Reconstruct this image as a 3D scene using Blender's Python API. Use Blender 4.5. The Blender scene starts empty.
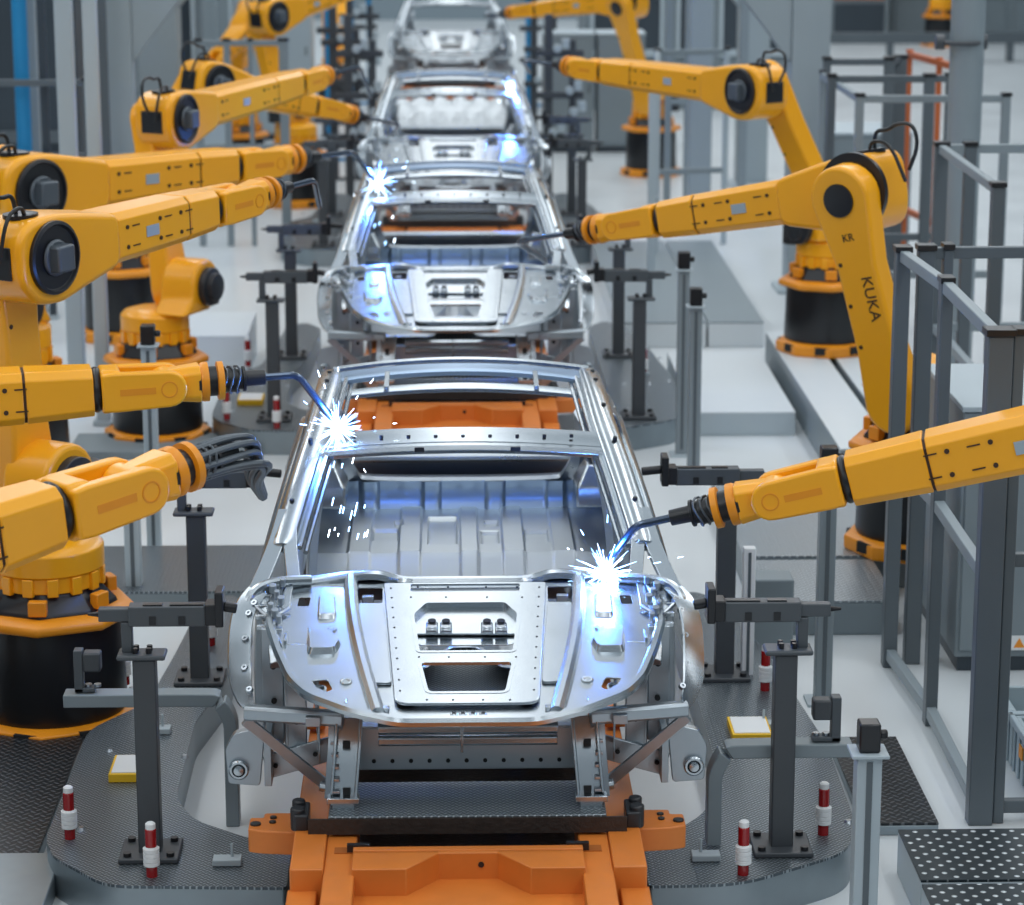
import bpy, bmesh, math, random
from mathutils import Vector, Matrix
V = Vector
R_ = random.Random(7)
sc = bpy.context.scene
COL = sc.collection

# ------------------------------------------------------------------ camera
FPX, CAMH = 2640.0, 4.4
PITCH = math.atan(627.5/FPX)
YAW = math.atan(69*math.cos(PITCH)/FPX)
cam_d = bpy.data.cameras.new('camera')
cam = bpy.data.objects.new('camera', cam_d)
COL.objects.link(cam)
cam_d.sensor_width = 36.0
cam_d.lens = FPX*36.0/1024.0
cam_d.clip_end = 300
cam.location = (0, 0, CAMH)
cam.rotation_euler = (math.pi/2-PITCH, 0, -YAW)
cam_d.dof.use_dof = True
cam_d.dof.focus_distance = 11.3
cam_d.dof.aperture_fstop = 2.7
sc.camera = cam

# ------------------------------------------------------------------ world and light
w = bpy.data.worlds.new('hall_air')
sc.world = w
w.use_nodes = True
nt = w.node_tree
bg = nt.nodes['Background']
tc = nt.nodes.new('ShaderNodeTexCoord')
sep = nt.nodes.new('ShaderNodeSeparateXYZ')
nt.links.new(tc.outputs['Generated'], sep.inputs[0])
rmp = nt.nodes.new('ShaderNodeValToRGB')
rmp.color_ramp.elements[0].position = 0.0
rmp.color_ramp.elements[0].color = (0.05, 0.075, 0.1, 1)
rmp.color_ramp.elements[1].position = 1.0
rmp.color_ramp.elements[1].color = (0.66, 0.75, 0.82, 1)
e = rmp.color_ramp.elements.new(0.5)
e.color = (0.115, 0.148, 0.175, 1)
mp = nt.nodes.new('ShaderNodeMath'); mp.operation = 'MULTIPLY_ADD'
mp.inputs[1].default_value = 0.5; mp.inputs[2].default_value = 0.5
nt.links.new(sep.outputs['Z'], mp.inputs[0])
nt.links.new(mp.outputs[0], rmp.inputs[0])
nt.links.new(rmp.outputs[0], bg.inputs[0])
bg.inputs[1].default_value = 0.62

def area(name, loc, sx, sy, power, col=(0.97, 0.99, 1.0), rot=(0, 0, 0)):
    l = bpy.data.lights.new(name, 'AREA')
    l.shape = 'RECTANGLE'; l.size = sx; l.size_y = sy; l.energy = power; l.color = col
    o = bpy.data.objects.new(name, l)
    o.location = loc; o.rotation_euler = rot
    COL.objects.link(o)
    return o
# rows of ceiling strip lamps along the hall
for x, p in ((-8.5, 1000), (-4.3, 1500), (.1, 760), (4.5, 1650), (8.7, 1150)):
    area('ceiling_strip_light', (x, 30, 8.2), 0.9, 62, p*0.44)
# added unseen fill light high above, ahead over the line
area('overhead_fill_light', (2.5, 24, 9.5), 9, 7, 40, (0.93, 0.97, 1.0), (math.radians(-12), 0, 0))

vs = sc.view_settings
vs.view_transform = 'Standard'
vs.look = 'None'
vs.gamma = 1.0
vs.use_curve_mapping = False
vs.exposure = 0.42

# ------------------------------------------------------------------ pixel to world (planning aid: a point of the real scene at depth Y or height z)
Fw = V((math.sin(YAW)*math.cos(PITCH), math.cos(YAW)*math.cos(PITCH), -math.sin(PITCH)))
Rt = V((math.cos(YAW), -math.sin(YAW), 0))
Up = V((math.sin(YAW)*math.sin(PITCH), math.cos(YAW)*math.sin(PITCH), math.cos(PITCH)))
def ray(px, py):
    return Fw+Rt*((px-512)/FPX)+Up*((452.5-py)/FPX)
def atz(px, py, z):
    d = ray(px, py); t = (z-CAMH)/d.z
    return V((d.x*t, d.y*t, z))
def aty(px, py, Y):
    d = ray(px, py); t = Y/d.y
    return V((d.x*t, Y, CAMH+d.z*t))

# ------------------------------------------------------------------ materials
MATS = {}
def mat(name, col, rough=0.5, metal=0.0, noise=0.0, nscale=8.0, bump=0.0, bscale=60.0, emit=None, estr=0.0, coat=0.0, spec=None, trans=0.0, rnoise=0.0):
    m = bpy.data.materials.new(name); m.use_nodes = True
    t = m.node_tree; b = t.nodes['Principled BSDF']
    c = (col[0], col[1], col[2], 1)
    b.inputs['Base Color'].default_value = c
    b.inputs['Roughness'].default_value = rough
    b.inputs['Metallic'].default_value = metal
    if coat: b.inputs['Coat Weight'].default_value = coat; b.inputs['Coat Roughness'].default_value = 0.15
    if spec is not None: b.inputs['Specular IOR Level'].default_value = spec
    if trans: b.inputs['Transmission Weight'].default_value = trans
    tcn = t.nodes.new('ShaderNodeTexCoord')
    if noise or rnoise:
        n = t.nodes.new('ShaderNodeTexNoise'); n.inputs['Scale'].default_value = nscale; n.inputs['Detail'].default_value = 5
        t.links.new(tcn.outputs['Object'], n.inputs['Vector'])
        if noise:
            mx = t.nodes.new('ShaderNodeMix'); mx.data_type = 'RGBA'
            mx.inputs[6].default_value = (c[0]*(1-noise), c[1]*(1-noise), c[2]*(1-noise), 1)
            mx.inputs[7].default_value = (min(1, c[0]*(1+noise)), min(1, c[1]*(1+noise)), min(1, c[2]*(1+noise)), 1)
            t.links.new(n.outputs['Fac'], mx.inputs[0]); t.links.new(mx.outputs[2], b.inputs['Base Color'])
        if rnoise:
            mr = t.nodes.new('ShaderNodeMapRange')
            mr.inputs[3].default_value = max(0.02, rough-rnoise); mr.inputs[4].default_value = rough+rnoise
            t.links.new(n.outputs['Fac'], mr.inputs[0]); t.links.new(mr.outputs[0], b.inputs['Roughness'])
    if bump:
        n2 = t.nodes.new('ShaderNodeTexNoise'); n2.inputs['Scale'].default_value = bscale; n2.inputs['Detail'].default_value = 3
        t.links.new(tcn.outputs['Object'], n2.inputs['Vector'])
        bp = t.nodes.new('ShaderNodeBump'); bp.inputs['Strength'].default_value = bump; bp.inputs['Distance'].default_value = 0.01
        t.links.new(n2.outputs['Fac'], bp.inputs['Height']); t.links.new(bp.outputs['Normal'], b.inputs['Normal'])
    if emit:
        b.inputs['Emission Color'].default_value = (emit[0], emit[1], emit[2], 1)
        b.inputs['Emission Strength'].default_value = estr
    MATS[name] = m
    return m

def tread_mat(name, base, hi, scale, rough=0.35, metal=0.8, dots=False):
    """chequer plate: short raised lugs in alternating directions (or round studs)"""
    m = bpy.data.materials.new(name); m.use_nodes = True
    t = m.node_tree; b = t.nodes['Principled BSDF']; N = t.nodes.new; L = t.links.new
    b.inputs['Metallic'].default_value = metal; b.inputs['Roughness'].default_value = rough
    tcn = N('ShaderNodeTexCoord')
    def math_(op, a, c=None, d=None):
        n = N('ShaderNodeMath'); n.operation = op
        for i, v in enumerate((a, c, d)):
            if v is None: continue
            if isinstance(v, (int, float)): n.inputs[i].default_value = v
            else: L(v, n.inputs[i])
        return n.outputs[0]
    s = N('ShaderNodeSeparateXYZ'); L(tcn.outputs['Object'], s.inputs[0])
    X = math_('MULTIPLY', s.outputs[0], scale); Y = math_('MULTIPLY', s.outputs[1], scale)
    def lug(ox, oy, sw):
        fx = math_('SUBTRACT', math_('FRACT', math_('ADD', X, ox)), 0.5)
        fy = math_('SUBTRACT', math_('FRACT', math_('ADD', Y, oy)), 0.5)
        if dots:
            a, c = 0.15, 0.15
        else:
            a, c = (0.40, 0.13)
        if not dots:
            # lugs turned 45 degrees alternate
            u = math_('MULTIPLY', math_('ADD', fx, fy) if sw else math_('SUBTRACT', fx, fy), 0.707)
            v = math_('MULTIPLY', math_('SUBTRACT', fx, fy) if sw else math_('ADD', fx, fy), 0.707)
        else:
            u, v = fx, fy
        u = math_('DIVIDE', u, a); v = math_('DIVIDE', v, c)
        q = math_('ADD', math_('MULTIPLY', u, u), math_('MULTIPLY', v, v))
        return math_('SUBTRACT', 1.0, math_('MINIMUM', q, 1.0))
    h = math_('MAXIMUM', lug(0, 0, False), lug(0.5, 0.5, True))
    hs = math_('POWER', h, 0.5)
    mx = N('ShaderNodeMix'); mx.data_type = 'RGBA'
    mx.inputs[6].default_value = (*base, 1); mx.inputs[7].default_value = (*hi, 1)
    L(hs, mx.inputs[0]); L(mx.outputs[2], b.inputs['Base Color'])
    bp = N('ShaderNodeBump'); bp.inputs['Strength'].default_value = 0.8; bp.inputs['Distance'].default_value = 0.004
    L(hs, bp.inputs['Height']); L(bp.outputs['Normal'], b.inputs['Normal'])
    MATS[name] = m
    return m

M_YEL = mat('robot_yellow', (1.0, 0.42, 0.008), 0.30, noise=0.04, nscale=3, coat=0.1)
M_YRING = mat('robot_orange_yellow', (0.85, 0.30, 0.010), 0.38, noise=0.06, nscale=5)
M_BLK = mat('black_plastic', (0.012, 0.013, 0.016), 0.32)
M_BLKM = mat('black_motor', (0.02, 0.022, 0.026), 0.4, rnoise=0.1)
M_RISER = mat('black_riser', (0.008, 0.009, 0.011), 0.33, rnoise=0.08, nscale=2)
M_GREYM = mat('grey_motor', (0.10, 0.12, 0.14), 0.4, metal=0.3)
M_ORG = mat('skid_orange', (0.70, 0.205, 0.032), 0.42, noise=0.16, nscale=7, rnoise=0.12)
M_MET = mat('bare_steel', (0.50, 0.545, 0.58), 0.24, metal=1.0, rnoise=0.06, nscale=5, bump=0.03, bscale=9)
M_MET2 = mat('brushed_steel', (0.42, 0.46, 0.50), 0.30, metal=1.0, rnoise=0.08, nscale=7)
M_MET3 = mat('galvanised_steel', (0.42, 0.47, 0.51), 0.36, metal=0.95, noise=0.10, nscale=12, rnoise=0.08)
M_UND = mat('underbody_steel', (0.70, 0.74, 0.77), 0.38, metal=0.9)
M_PAN = mat('satin_steel', (0.52, 0.56, 0.59), 0.36, metal=1.0, rnoise=0.05)
M_BSTL = mat('blue_tinted_steel', (0.36, 0.47, 0.62), 0.34, metal=1.0, rnoise=0.05)  # blue tint in the colour; on the bulkhead it stands for arc reflections
M_DKST = mat('dark_stand_paint', (0.058, 0.066, 0.075), 0.42, noise=0.12, nscale=4)
M_ARM = mat('clamp_arm_grey', (0.075, 0.088, 0.10), 0.42)
M_GRY = mat('grey_post_paint', (0.235, 0.28, 0.305), 0.42, noise=0.06, nscale=3)
M_GRYD = mat('grey_fence_dark', (0.10, 0.122, 0.138), 0.42, noise=0.08, nscale=3)
M_GRYL = mat('light_grey_paint', (0.42, 0.49, 0.53), 0.45, noise=0.05, nscale=2)
M_CAB = mat('cabinet_grey', (0.215, 0.26, 0.285), 0.45, noise=0.05, nscale=2)
M_COLM = mat('column_grey', (0.31, 0.365, 0.395), 0.5, noise=0.05, nscale=1)
M_SKIRT = mat('plate_edge_steel', (0.30, 0.35, 0.38), 0.40, metal=0.8, noise=0.1, nscale=6)
M_WHT = mat('white_plastic', (0.80, 0.82, 0.83), 0.4)
M_RED = mat('red_glass', (0.32, 0.006, 0.008), 0.18, coat=0.5)
M_YBOX = mat('yellow_label', (0.90, 0.55, 0.02), 0.5)
M_BLUE = mat('blue_paint', (0.015, 0.24, 0.50), 0.4)
M_DARKM = mat('dark_machine', (0.035, 0.05, 0.065), 0.4, noise=0.2, nscale=2)
M_FLOOR = mat('hall_floor_grey', (0.66, 0.70, 0.72), 0.34, noise=0.06, nscale=1.3, rnoise=0.12, coat=0.15)
M_PLINTH = mat('plinth_white', (0.66, 0.71, 0.74), 0.42, noise=0.04, nscale=1.5)
M_WALL = mat('hall_wall', (0.24, 0.30, 0.34), 0.6)
M_RUST = mat('orange_frame', (0.50, 0.12, 0.03), 0.5)
M_BED = mat('roller_bed', (0.035, 0.026, 0.022), 0.5, noise=0.5, nscale=30, bump=0.5, bscale=50)
M_HOSE = mat('black_hose', (0.015, 0.018, 0.02), 0.35)
M_LABEL = mat('label_grey', (0.35, 0.42, 0.47), 0.5)
M_MARK = mat('dark_lettering', (0.05, 0.022, 0.01), 0.6)
M_CRATE = mat('crate_grey', (0.36, 0.44, 0.48), 0.5)
M_WARN = mat('warning_orange', (0.85, 0.30, 0.02), 0.5)
M_HOLE = mat('hole_dark', (0.01, 0.012, 0.014), 0.7)
M_ARC = mat('weld_arc', (1, 1, 1), 0.5, emit=(0.72, 0.87, 1.0), estr=14)
M_SPK = mat('weld_spark', (0.5, 0.7, 1), 0.5, emit=(0.30, 0.58, 1.0), estr=9)
M_SPKW = mat('white_spark', (0.8, 0.9, 1), 0.5, emit=(0.7, 0.86, 1.0), estr=9)
M_LAMP = mat('lamp_tube', (1, 1, 1), 0.5, emit=(0.92, 0.97, 1.0), estr=4)
T_PLATE = tread_mat('chequer_plate', (0.11, 0.135, 0.155), (0.42, 0.48, 0.52), 36.0, 0.33, 0.75)
T_MAT = tread_mat('black_chequer_mat', (0.020, 0.024, 0.028), (0.13, 0.14, 0.15), 19.0, 0.4, 0.5)
T_DOT = tread_mat('studded_plate', (0.030, 0.042, 0.050), (0.75, 0.80, 0.83), 12.0, 0.38, 0.5, dots=True)
T_LIGHT = tread_mat('light_chequer_plate', (0.26, 0.30, 0.33), (0.60, 0.66, 0.70), 22.0, 0.35, 0.6)
T_SKID = tread_mat('skid_chequer_plate', (0.17, 0.20, 0.22), (0.55, 0.61, 0.65), 34.0, 0.32, 0.8)

# ------------------------------------------------------------------ mesh builder
def frame(d, n=None):
    d = V(d).normalized()
    if n is None:
        n = V((0, 0, 1)).cross(d)
        if n.length < 1e-4: n = V((1, 0, 0))
    n = V(n); n = (n-d*n.dot(d)).normalized()
    u = n.cross(d)
    if u.z < -1e-6: u = -u
    return d, n, u

def fillet(poly, r, seg=4):
    out = []; n = len(poly)
    for i in range(n):
        p = V((poly[i][0], poly[i][1])); a = V(poly[i-1][:2]); b = V(poly[(i+1) % n][:2])
        rr = poly[i][2] if len(poly[i]) > 2 else r
        da = (a-p); db = (b-p); la = da.length; lb = db.length
        if rr <= 0 or la < 1e-6 or lb < 1e-6: out.append((p.x, p.y)); continue
        da.normalize(); db.normalize()
        k = min(rr, la*0.48, lb*0.48)
        p0 = p+da*k; p1 = p+db*k
        for j in range(seg+1):
            t = j/seg
            q = p0*(1-t)**2+p*2*t*(1-t)+p1*t*t
            out.append((q.x, q.y))
    return out

class MB:
    def __init__(s): s.b = bmesh.new()
    def ngons(s, rings, close=True, cap=True):
        vs_ = [[s.b.verts.new(p) for p in r] for r in rings]
        n = len(rings[0])
        for a, b in zip(vs_, vs_[1:]):
            for i in range(n if close else n-1):
                j = (i+1) % n
                try: s.b.faces.new((a[i], a[j], b[j], b[i]))
                except ValueError: pass
        if cap:
            s.b.faces.new(list(reversed(vs_[0]))); s.b.faces.new(vs_[-1])
        return s
    def box(s, c, size, ax=None):
        c = V(c); A = ax or (V((1, 0, 0)), V((0, 1, 0)), V((0, 0, 1)))
        h = [V(A[i])*(size[i]/2) for i in range(3)]
        r0 = [c-h[2]+a*h[0]+b*h[1] for a, b in ((-1, -1), (1, -1), (1, 1), (-1, 1))]
        r1 = [p+h[2]*2 for p in r0]
        return s.ngons([r0, r1])
    def bx(s, x0, x1, y0, y1, z0, z1):
        return s.box(((x0+x1)/2, (y0+y1)/2, (z0+z1)/2), (x1-x0, y1-y0, z1-z0))
    def beam(s, p0, p1, w0, h0, w1=None, h1=None, n=None, ch=0.0):
        w1 = w0 if w1 is None else w1; h1 = h0 if h1 is None else h1
        p0 = V(p0); p1 = V(p1); d, n, u = frame(p1-p0, n)
        def ring(p, w_, h_):
            if ch <= 0: pts = ((-1, -1), (1, -1), (1, 1), (-1, 1)); return [p+n*(a*w_/2)+u*(b*h_/2) for a, b in pts]
            x = w_/2; y = h_/2; c = min(ch, x*0.7, y*0.7)
            return [p+n*a+u*b for a, b in ((-x+c, -y), (x-c, -y), (x, -y+c), (x, y-c), (x-c, y), (-x+c, y), (-x, y-c), (-x, -y+c))]
        return s.ngons([ring(p0, w0, h0), ring(p1, w1, h1)])
    def cyl(s, p0, p1, r0, r1=None, seg=24):
        r1 = r0 if r1 is None else r1
        p0 = V(p0); p1 = V(p1); d, n, u = frame(p1-p0)
        f = lambda p, r: [p+n*(r*math.cos(2*math.pi*i/seg))+u*(r*math.sin(2*math.pi*i/seg)) for i in range(seg)]
        return s.ngons([f(p0, r0), f(p1, r1)])
    def lathe(s, p0, axis, prof, seg=32):
        p0 = V(p0); d, n, u = frame(axis)
        rings = [[p0+d*t+n*(r*math.cos(2*math.pi*i/seg))+u*(r*math.sin(2*math.pi*i/seg)) for i in range(seg)] for r, t in prof]
        return s.ngons(rings)
    def tube(s, pts, r, seg=8, smooth=2, flat=1.0, n=None):
        P = [V(p) for p in pts]
        for _ in range(smooth):
            Q = [P[0]]
            for a, b in zip(P, P[1:]):
                Q += [a*0.75+b*0.25, a*0.25+b*0.75]
            Q.append(P[-1]); P = Q
        rings = []; pn = V(n) if n is not None else None
        for i, p in enumerate(P):
            d = (P[min(i+1, len(P)-1)]-P[max(i-1, 0)])
            if d.length < 1e-9: continue
            d.normalize()
            if pn is None:
                pn = d.orthogonal()
            pn = (pn-d*pn.dot(d)).normalized()
            u = d.cross(pn)
            rr = r if not callable(r) else r(i/(len(P)-1))
            rings.append([p+pn*(rr*math.cos(2*math.pi*k/seg))+u*(rr*flat*math.sin(2*math.pi*k/seg)) for k in range(seg)])
        return s.ngons(rings)
    def sweep(s, pts, prof, n, smooth=2, scale=None):
        """profile [(a,b)] swept along pts: a along side, b along normal"""
        P = [V(p) for p in pts]
        for _ in range(smooth):
            Q = [P[0]]
            for a, b in zip(P, P[1:]):
                Q += [a*0.75+b*0.25, a*0.25+b*0.75]
            Q.append(P[-1]); P = Q
        rings = []
        for i, p in enumerate(P):
            d = (P[min(i+1, len(P)-1)]-P[max(i-1, 0)]).normalized()
            nn = V(n); nn = (nn-d*nn.dot(d)).normalized(); sd = d.cross(nn)
            k = 1 if scale is None else scale(i/(len(P)-1))
            rings.append([p+sd*(a*k)+nn*b for a, b in prof])
        return s.ngons(rings)
    def prism(s, poly, O, A, B, N, t0, t1):
        O = V(O); A = V(A); B = V(B); N = V(N)
        r0 = [O+A*p[0]+B*p[1]+N*t0 for p in poly]; r1 = [O+A*p[0]+B*p[1]+N*t1 for p in poly]
        return s.ngons([r0, r1])
    def grid(s, f, nu, nv, th=0.0):
        P = [[V(f(i/nu, j/nv)) for j in range(nv+1)] for i in range(nu+1)]
        vv = [[s.b.verts.new(p) for p in r] for r in P]
        for i in range(nu):
            for j in range(nv):
                s.b.faces.new((vv[i][j], vv[i+1][j], vv[i+1][j+1], vv[i][j+1]))
        return s

def finish(me, angle=35):
    me.polygons.foreach_set('use_smooth', [True]*len(me.polygons))
    try: me.set_sharp_from_angle(angle=math.radians(angle))
    except Exception: pass

def clusters(b):
    """groups of faces whose pieces touch or nearly touch"""
    b.verts.ensure_lookup_table(); b.verts.index_update()
    seen = [-1]*len(b.verts); isl = []
    for v in b.verts:
        if seen[v.index] >= 0: continue
        k = len(isl); st = [v]; seen[v.index] = k; mem = []
        while st:
            q = st.pop(); mem.append(q)
            for e_ in q.link_edges:
                o = e_.other_vert(q)
                if seen[o.index] < 0: seen[o.index] = k; st.append(o)
        isl.append(mem)
    bb = [[min(v.co[i] for v in q)-.002 for i in range(3)]+[max(v.co[i] for v in q)+.002 for i in range(3)] for q in isl]
    par = list(range(len(isl)))
    def find(a):
        while par[a] != a: a = par[a]
        return a
    for i in range(len(isl)):
        for j in range(i):
            if all(bb[i][k] <= bb[j][k+3] and bb[j][k] <= bb[i][k+3] for k in range(3)): par[find(i)] = find(j)
    roots = sorted(set(find(i) for i in range(len(isl))))
    ix = {r: n for n, r in enumerate(roots)}
    return len(roots), [ix[find(seen[v.index])] for v in b.verts]

def obj(name, mb, m, parent=None, bevel=0.0, seg=2, solid=0.0, origin=None, sub=0, one=False):
    if parent is not None and not one:
        nc, own = clusters(mb.b)
        if nc > 1:
            res = []
            for k in range(nc):
                p = MB(); p.b.free(); p.b = mb.b.copy()
                p.b.verts.ensure_lookup_table()
                bmesh.ops.delete(p.b, geom=[p.b.verts[i] for i in range(len(own)) if own[i] != k], context='VERTS')
                res.append(obj(name, p, m, parent, bevel, seg, solid, origin, sub, True))
            mb.b.free()
            return res[0]
    b = mb.b
    bmesh.ops.recalc_face_normals(b, faces=b.faces)
    # origin in world = parent's chain origin
    o0 = V((0, 0, 0)); q = parent
    chain = V((0, 0, 0))
    while q is not None:
        chain += q.location; q = q.parent
    if origin is None and parent is None:
        zs = [v.co.z for v in b.verts]; xs = [v.co.x for v in b.verts]; ys = [v.co.y for v in b.verts]
        origin = V(((min(xs)+max(xs))/2, (min(ys)+max(ys))/2, min(zs)))
    loc = V(origin)-chain if origin is not None else V((0, 0, 0))
    base = chain+loc
    for v in b.verts: v.co -= base
    me = bpy.data.meshes.new(name); b.to_mesh(me); b.free()
    me.materials.append(m)
    finish(me)
    o = bpy.data.objects.new(name, me); COL.objects.link(o)
    o.location = loc
    if parent: o.parent = parent
    if solid:
        md = o.modifiers.new('solid', 'SOLIDIFY'); md.thickness = solid; md.offset = 0
    if bevel:
        md = o.modifiers.new('bevel', 'BEVEL'); md.width = bevel; md.segments = seg; md.limit_method = 'ANGLE'; md.angle_limit = math.radians(35)
        md.harden_normals = False
    return o

def flat_shape(name, outer, holes, th, m, parent, O, A, B, bev=0.0, angle=30):
    """a sheet with real holes: 2D outline + hole outlines (lists of (x,y)) in plane O,A,B, thickness th"""
    cu = bpy.data.curves.new(name, 'CURVE'); cu.dimensions = '2D'; cu.fill_mode = 'BOTH'
    cu.extrude = max(th/2-bev, 0.0002); cu.bevel_depth = bev; cu.bevel_resolution = 1
    for pl in [outer]+list(holes):
        sp = cu.splines.new('POLY'); sp.points.add(len(pl)-1)
        for i, p in enumerate(pl): sp.points[i].co = (p[0], p[1], 0, 1)
        sp.use_cyclic_u = True
    tmp = bpy.data.objects.new(name, cu); COL.objects.link(tmp)
    dg = bpy.context.evaluated_depsgraph_get()
    me = bpy.data.meshes.new_from_object(tmp.evaluated_get(dg))
    COL.objects.unlink(tmp); bpy.data.objects.remove(tmp); bpy.data.curves.remove(cu)
    me.name = name
    A = V(A); B = V(B); N = A.cross(B).normalized()
    chain = V((0, 0, 0)); q = parent
    while q is not None: chain += q.location; q = q.parent
    O = V(O)
    for v in me.vertices: v.co = O+A*v.co.x+B*v.co.y+N*v.co.z-chain
    me.materials.clear(); me.materials.append(m)
    finish(me, angle)
    o = bpy.data.objects.new(name, me); COL.objects.link(o)
    if parent: o.parent = parent
    return o

def thing(name, label, cat, loc=(0, 0, 0), group=None):
    o = bpy.data.objects.new(name, None); COL.objects.link(o)
    o.empty_display_size = 0.1
    o.location = V(loc); tag(o, label, cat, group)
    return o
def tag(o, label, cat, group=None, kind=None):
    if label: o['label'] = label
    if cat: o['category'] = cat
    if group: o['group'] = group
    if kind: o['kind'] = kind
    return o
def struct(o):
    o['kind'] = 'structure'; return o
KIDS = {}
def dup(root, loc, label, group=None):
    def cp(o, par):
        c = o.copy(); COL.objects.link(c)
        if par is not None: c.parent = par
        for ch in [x for x in bpy.data.objects if x.parent == o and x is not c]:
            cp(ch, c)
        return c
    r = cp(root, None)
    r.location = V(loc)
    r['label'] = label
    if group: r['group'] = group
    return r

CX = 0.075    # line centre

# ================================================================== SETTING
m = MB(); m.bx(-14, 14, 2, 62, -0.1, 0)
struct(obj('floor', m, M_FLOOR))
m = MB(); m.bx(-14, 14, 62, 62.3, 0, 9)
struct(obj('wall_back', m, M_WALL))
for sx in (-1, 1):
    m = MB(); m.bx(min(sx*14, sx*14.3), max(sx*14, sx*14.3), 2, 62.3, 0, 9)
    struct(obj('wall_left' if sx < 0 else 'wall_right', m, M_WALL))

# ================================================================== CAR BODY
def make_car(loc, label):
    root = thing('car_body', label, 'car body', loc, 'bare steel car bodies on the line')
    y0 = loc[1]; x0 = loc[0]
    L = lambda x, y, z: V((x0+x, y0+y, z))
    SL = 0.20
    pn = V((0, -SL, 1)).normalized(); A = V((1, 0, 0)); B = V((0, 1, SL))   # B is unnormalised so that v = y
    def hp(px, py):
        """pixel of the foremost body's sloping panel -> panel coordinates (x, y)"""
        d = ray(px, py)
        # plane z = 1.0+SL*(Y-y0)
        t = (1.0+SL*(0-y0)-CAMH)/(d.z-SL*d.y)
        return (d.x*t-x0, d.y*t-y0)
    def sym(pts):     # left half outline (from top centre to bottom centre) mirrored
        q = [(-abs(p[0]),)+tuple(p[1:]) for p in pts]
        return q+[(-p[0],)+tuple(p[1:]) for p in reversed(q)]
    H = lambda l: [hp(*p[:2])+tuple(p[2:]) for p in l]
    O = L(0, 0, 1.0)
    def P3(p, h=0.0): return O+A*p[0]+B*p[1]+pn*h
    # --- front panel with openings
    outer = fillet(sym(H([(402, 583), (384, 577), (352, 577), (286, 586), (273, 602), (270, 628), (279, 655), (291, 681), (308, 697), (352, 713), (398, 723)])), 0.05, 4)
    def rect(x0_, y0_, x1_, y1_, r=0.012): 
        a = hp(x0_, y0_); b = hp(x1_, y0_); c = hp(x1_, y1_); d = hp(x0_, y1_)
        return fillet([a, b, c, d], r, 3)
    def mir(pl): return [(-p[0], p[1]) for p in reversed(pl)]
    holes = []
    l1 = rect(353, 588, 383, 604); holes += [l1, mir(l1)]
    l2 = fillet(H([(299, 598), (311, 598), (309, 607), (297, 607)]), 0.006, 2); holes += [l2, mir(l2)]
    l3 = fillet(H([(311, 681), (328, 680), (333, 690), (327, 693), (316, 688)]), 0.012, 3); holes += [l3, mir(l3)]
    c_open = fillet(H([(405, 634), (527, 634), (522, 702), (414, 702)]), 0.03, 3); holes.append(c_open)
    pan = flat_shape('front_panel', outer, holes, 0.008, M_MET, root, O, A, B, 0.002)
    # rolled rim of the panel
    m = MB()
    m.sweep([P3(p, 0.006) for p in outer]+[P3(outer[0], 0.006)], [(-0.018, -0.014), (-0.021, 0.006), (-0.010, 0.020), (0.010, 0.020), (0.021, 0.006), (0.018, -0.014)], pn, smooth=0)
    obj('panel_rim', m, M_MET, pan)
    # ridges between the wings and the middle
    m = MB()
    for s in (-1, 1):
        pts = [hp(*q) for q in ((351, 580), (352, 612), (361, 660), (378, 716))]
        m.sweep([P3((s*abs(p[0]), p[1]), 0.004) for p in pts], [(-0.034, -0.004), (-0.026, 0.022), (-.010, .034), (0.010, 0.034), (.026, .022), (0.034, -0.004)], pn, smooth=2)
    obj('ridge', m, M_MET, pan)
    # step plates beside the middle
    for s in (-1, 1):
        q = [hp(*k) for k in ((383, 610), (391, 686), (372, 686), (356, 610))]
        poly = fillet([(s*abs(a[0]), a[1]) for a in q], 0.01, 2)
        if s > 0: poly = list(reversed(poly))
        flat_shape('step_plate', poly, [], 0.012, M_MET, pan, O+pn*0.012, A, B, 0.003)
        m = MB(); a = hp(368, 598); a = (s*abs(a[0]), a[1])
        m.box(P3(a, -0.03), (0.13, 0.10, 0.01)); m.box(P3(a, -0.01), (0.05, 0.03, 0.04))
        obj('bracket', m, M_MET2, pan, 0.004)
        m = MB(); a = hp(385, 713); a = (s*abs(a[0]), a[1])
        m.box(P3(a, 0.012), (0.035, 0.035, 0.03)); obj('tab', m, M_MET2, pan, 0.005)
    # middle plate with slots and openings
    couter = fillet([p+((0.05,) if i in (1, 2) else (0.004,)) for i, p in enumerate(sym(H([(385, 589), (396, 709)])))], 0.03, 5)
    recess = fillet(sym(H([(425, 608), (412, 620), (418, 658)])), 0.02, 4)
    hole2 = fillet(sym(H([(419, 668), (427, 699)])), 0.03, 4)
    slot = fillet(sym(H([(410, 589.5), (410, 597.5)])), 0.02, 4)
    mid = flat_shape('access_panel', couter, [recess, hole2, slot], 0.012, M_MET, root, O+pn*0.022, A, B, 0.003)
    for nm, pl, h_ in (('slot_tray', slot, 0.0),):
        flat_shape(nm, [(a*1.02, b) for a, b in pl], [], 0.004, M_MET2, mid, O+pn*0.008, A, B, 0.001)
    rin = fillet(sym(H([(425, 607), (411, 620), (419, 643)])), 0.02, 4)
    flat_shape('recessed_tray', rin, [], 0.004, M_MET, mid, O-pn*0.012, A, B, 0.001)
    m = MB()
    for pl, dp in ((recess, -.034), (hole2, -.008)):
        m.sweep([P3(p, 0.024) for p in pl]+[P3(pl[0], 0.024)], [(-0.008, dp), (-0.008, 0.006), (0.008, 0.006), (0.008, dp)], pn, smooth=0)
    obj('pressed_lip', m, M_MET, mid)
    m = MB()
    for px in (432, 446, 487, 501):
        a = hp(px, 630); m.box(P3(a, 0.012), (0.05, 0.11, 0.018))
        a = hp(px, 634); m.box(P3(a, 0.02), (0.05, 0.03, 0.03))
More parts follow.
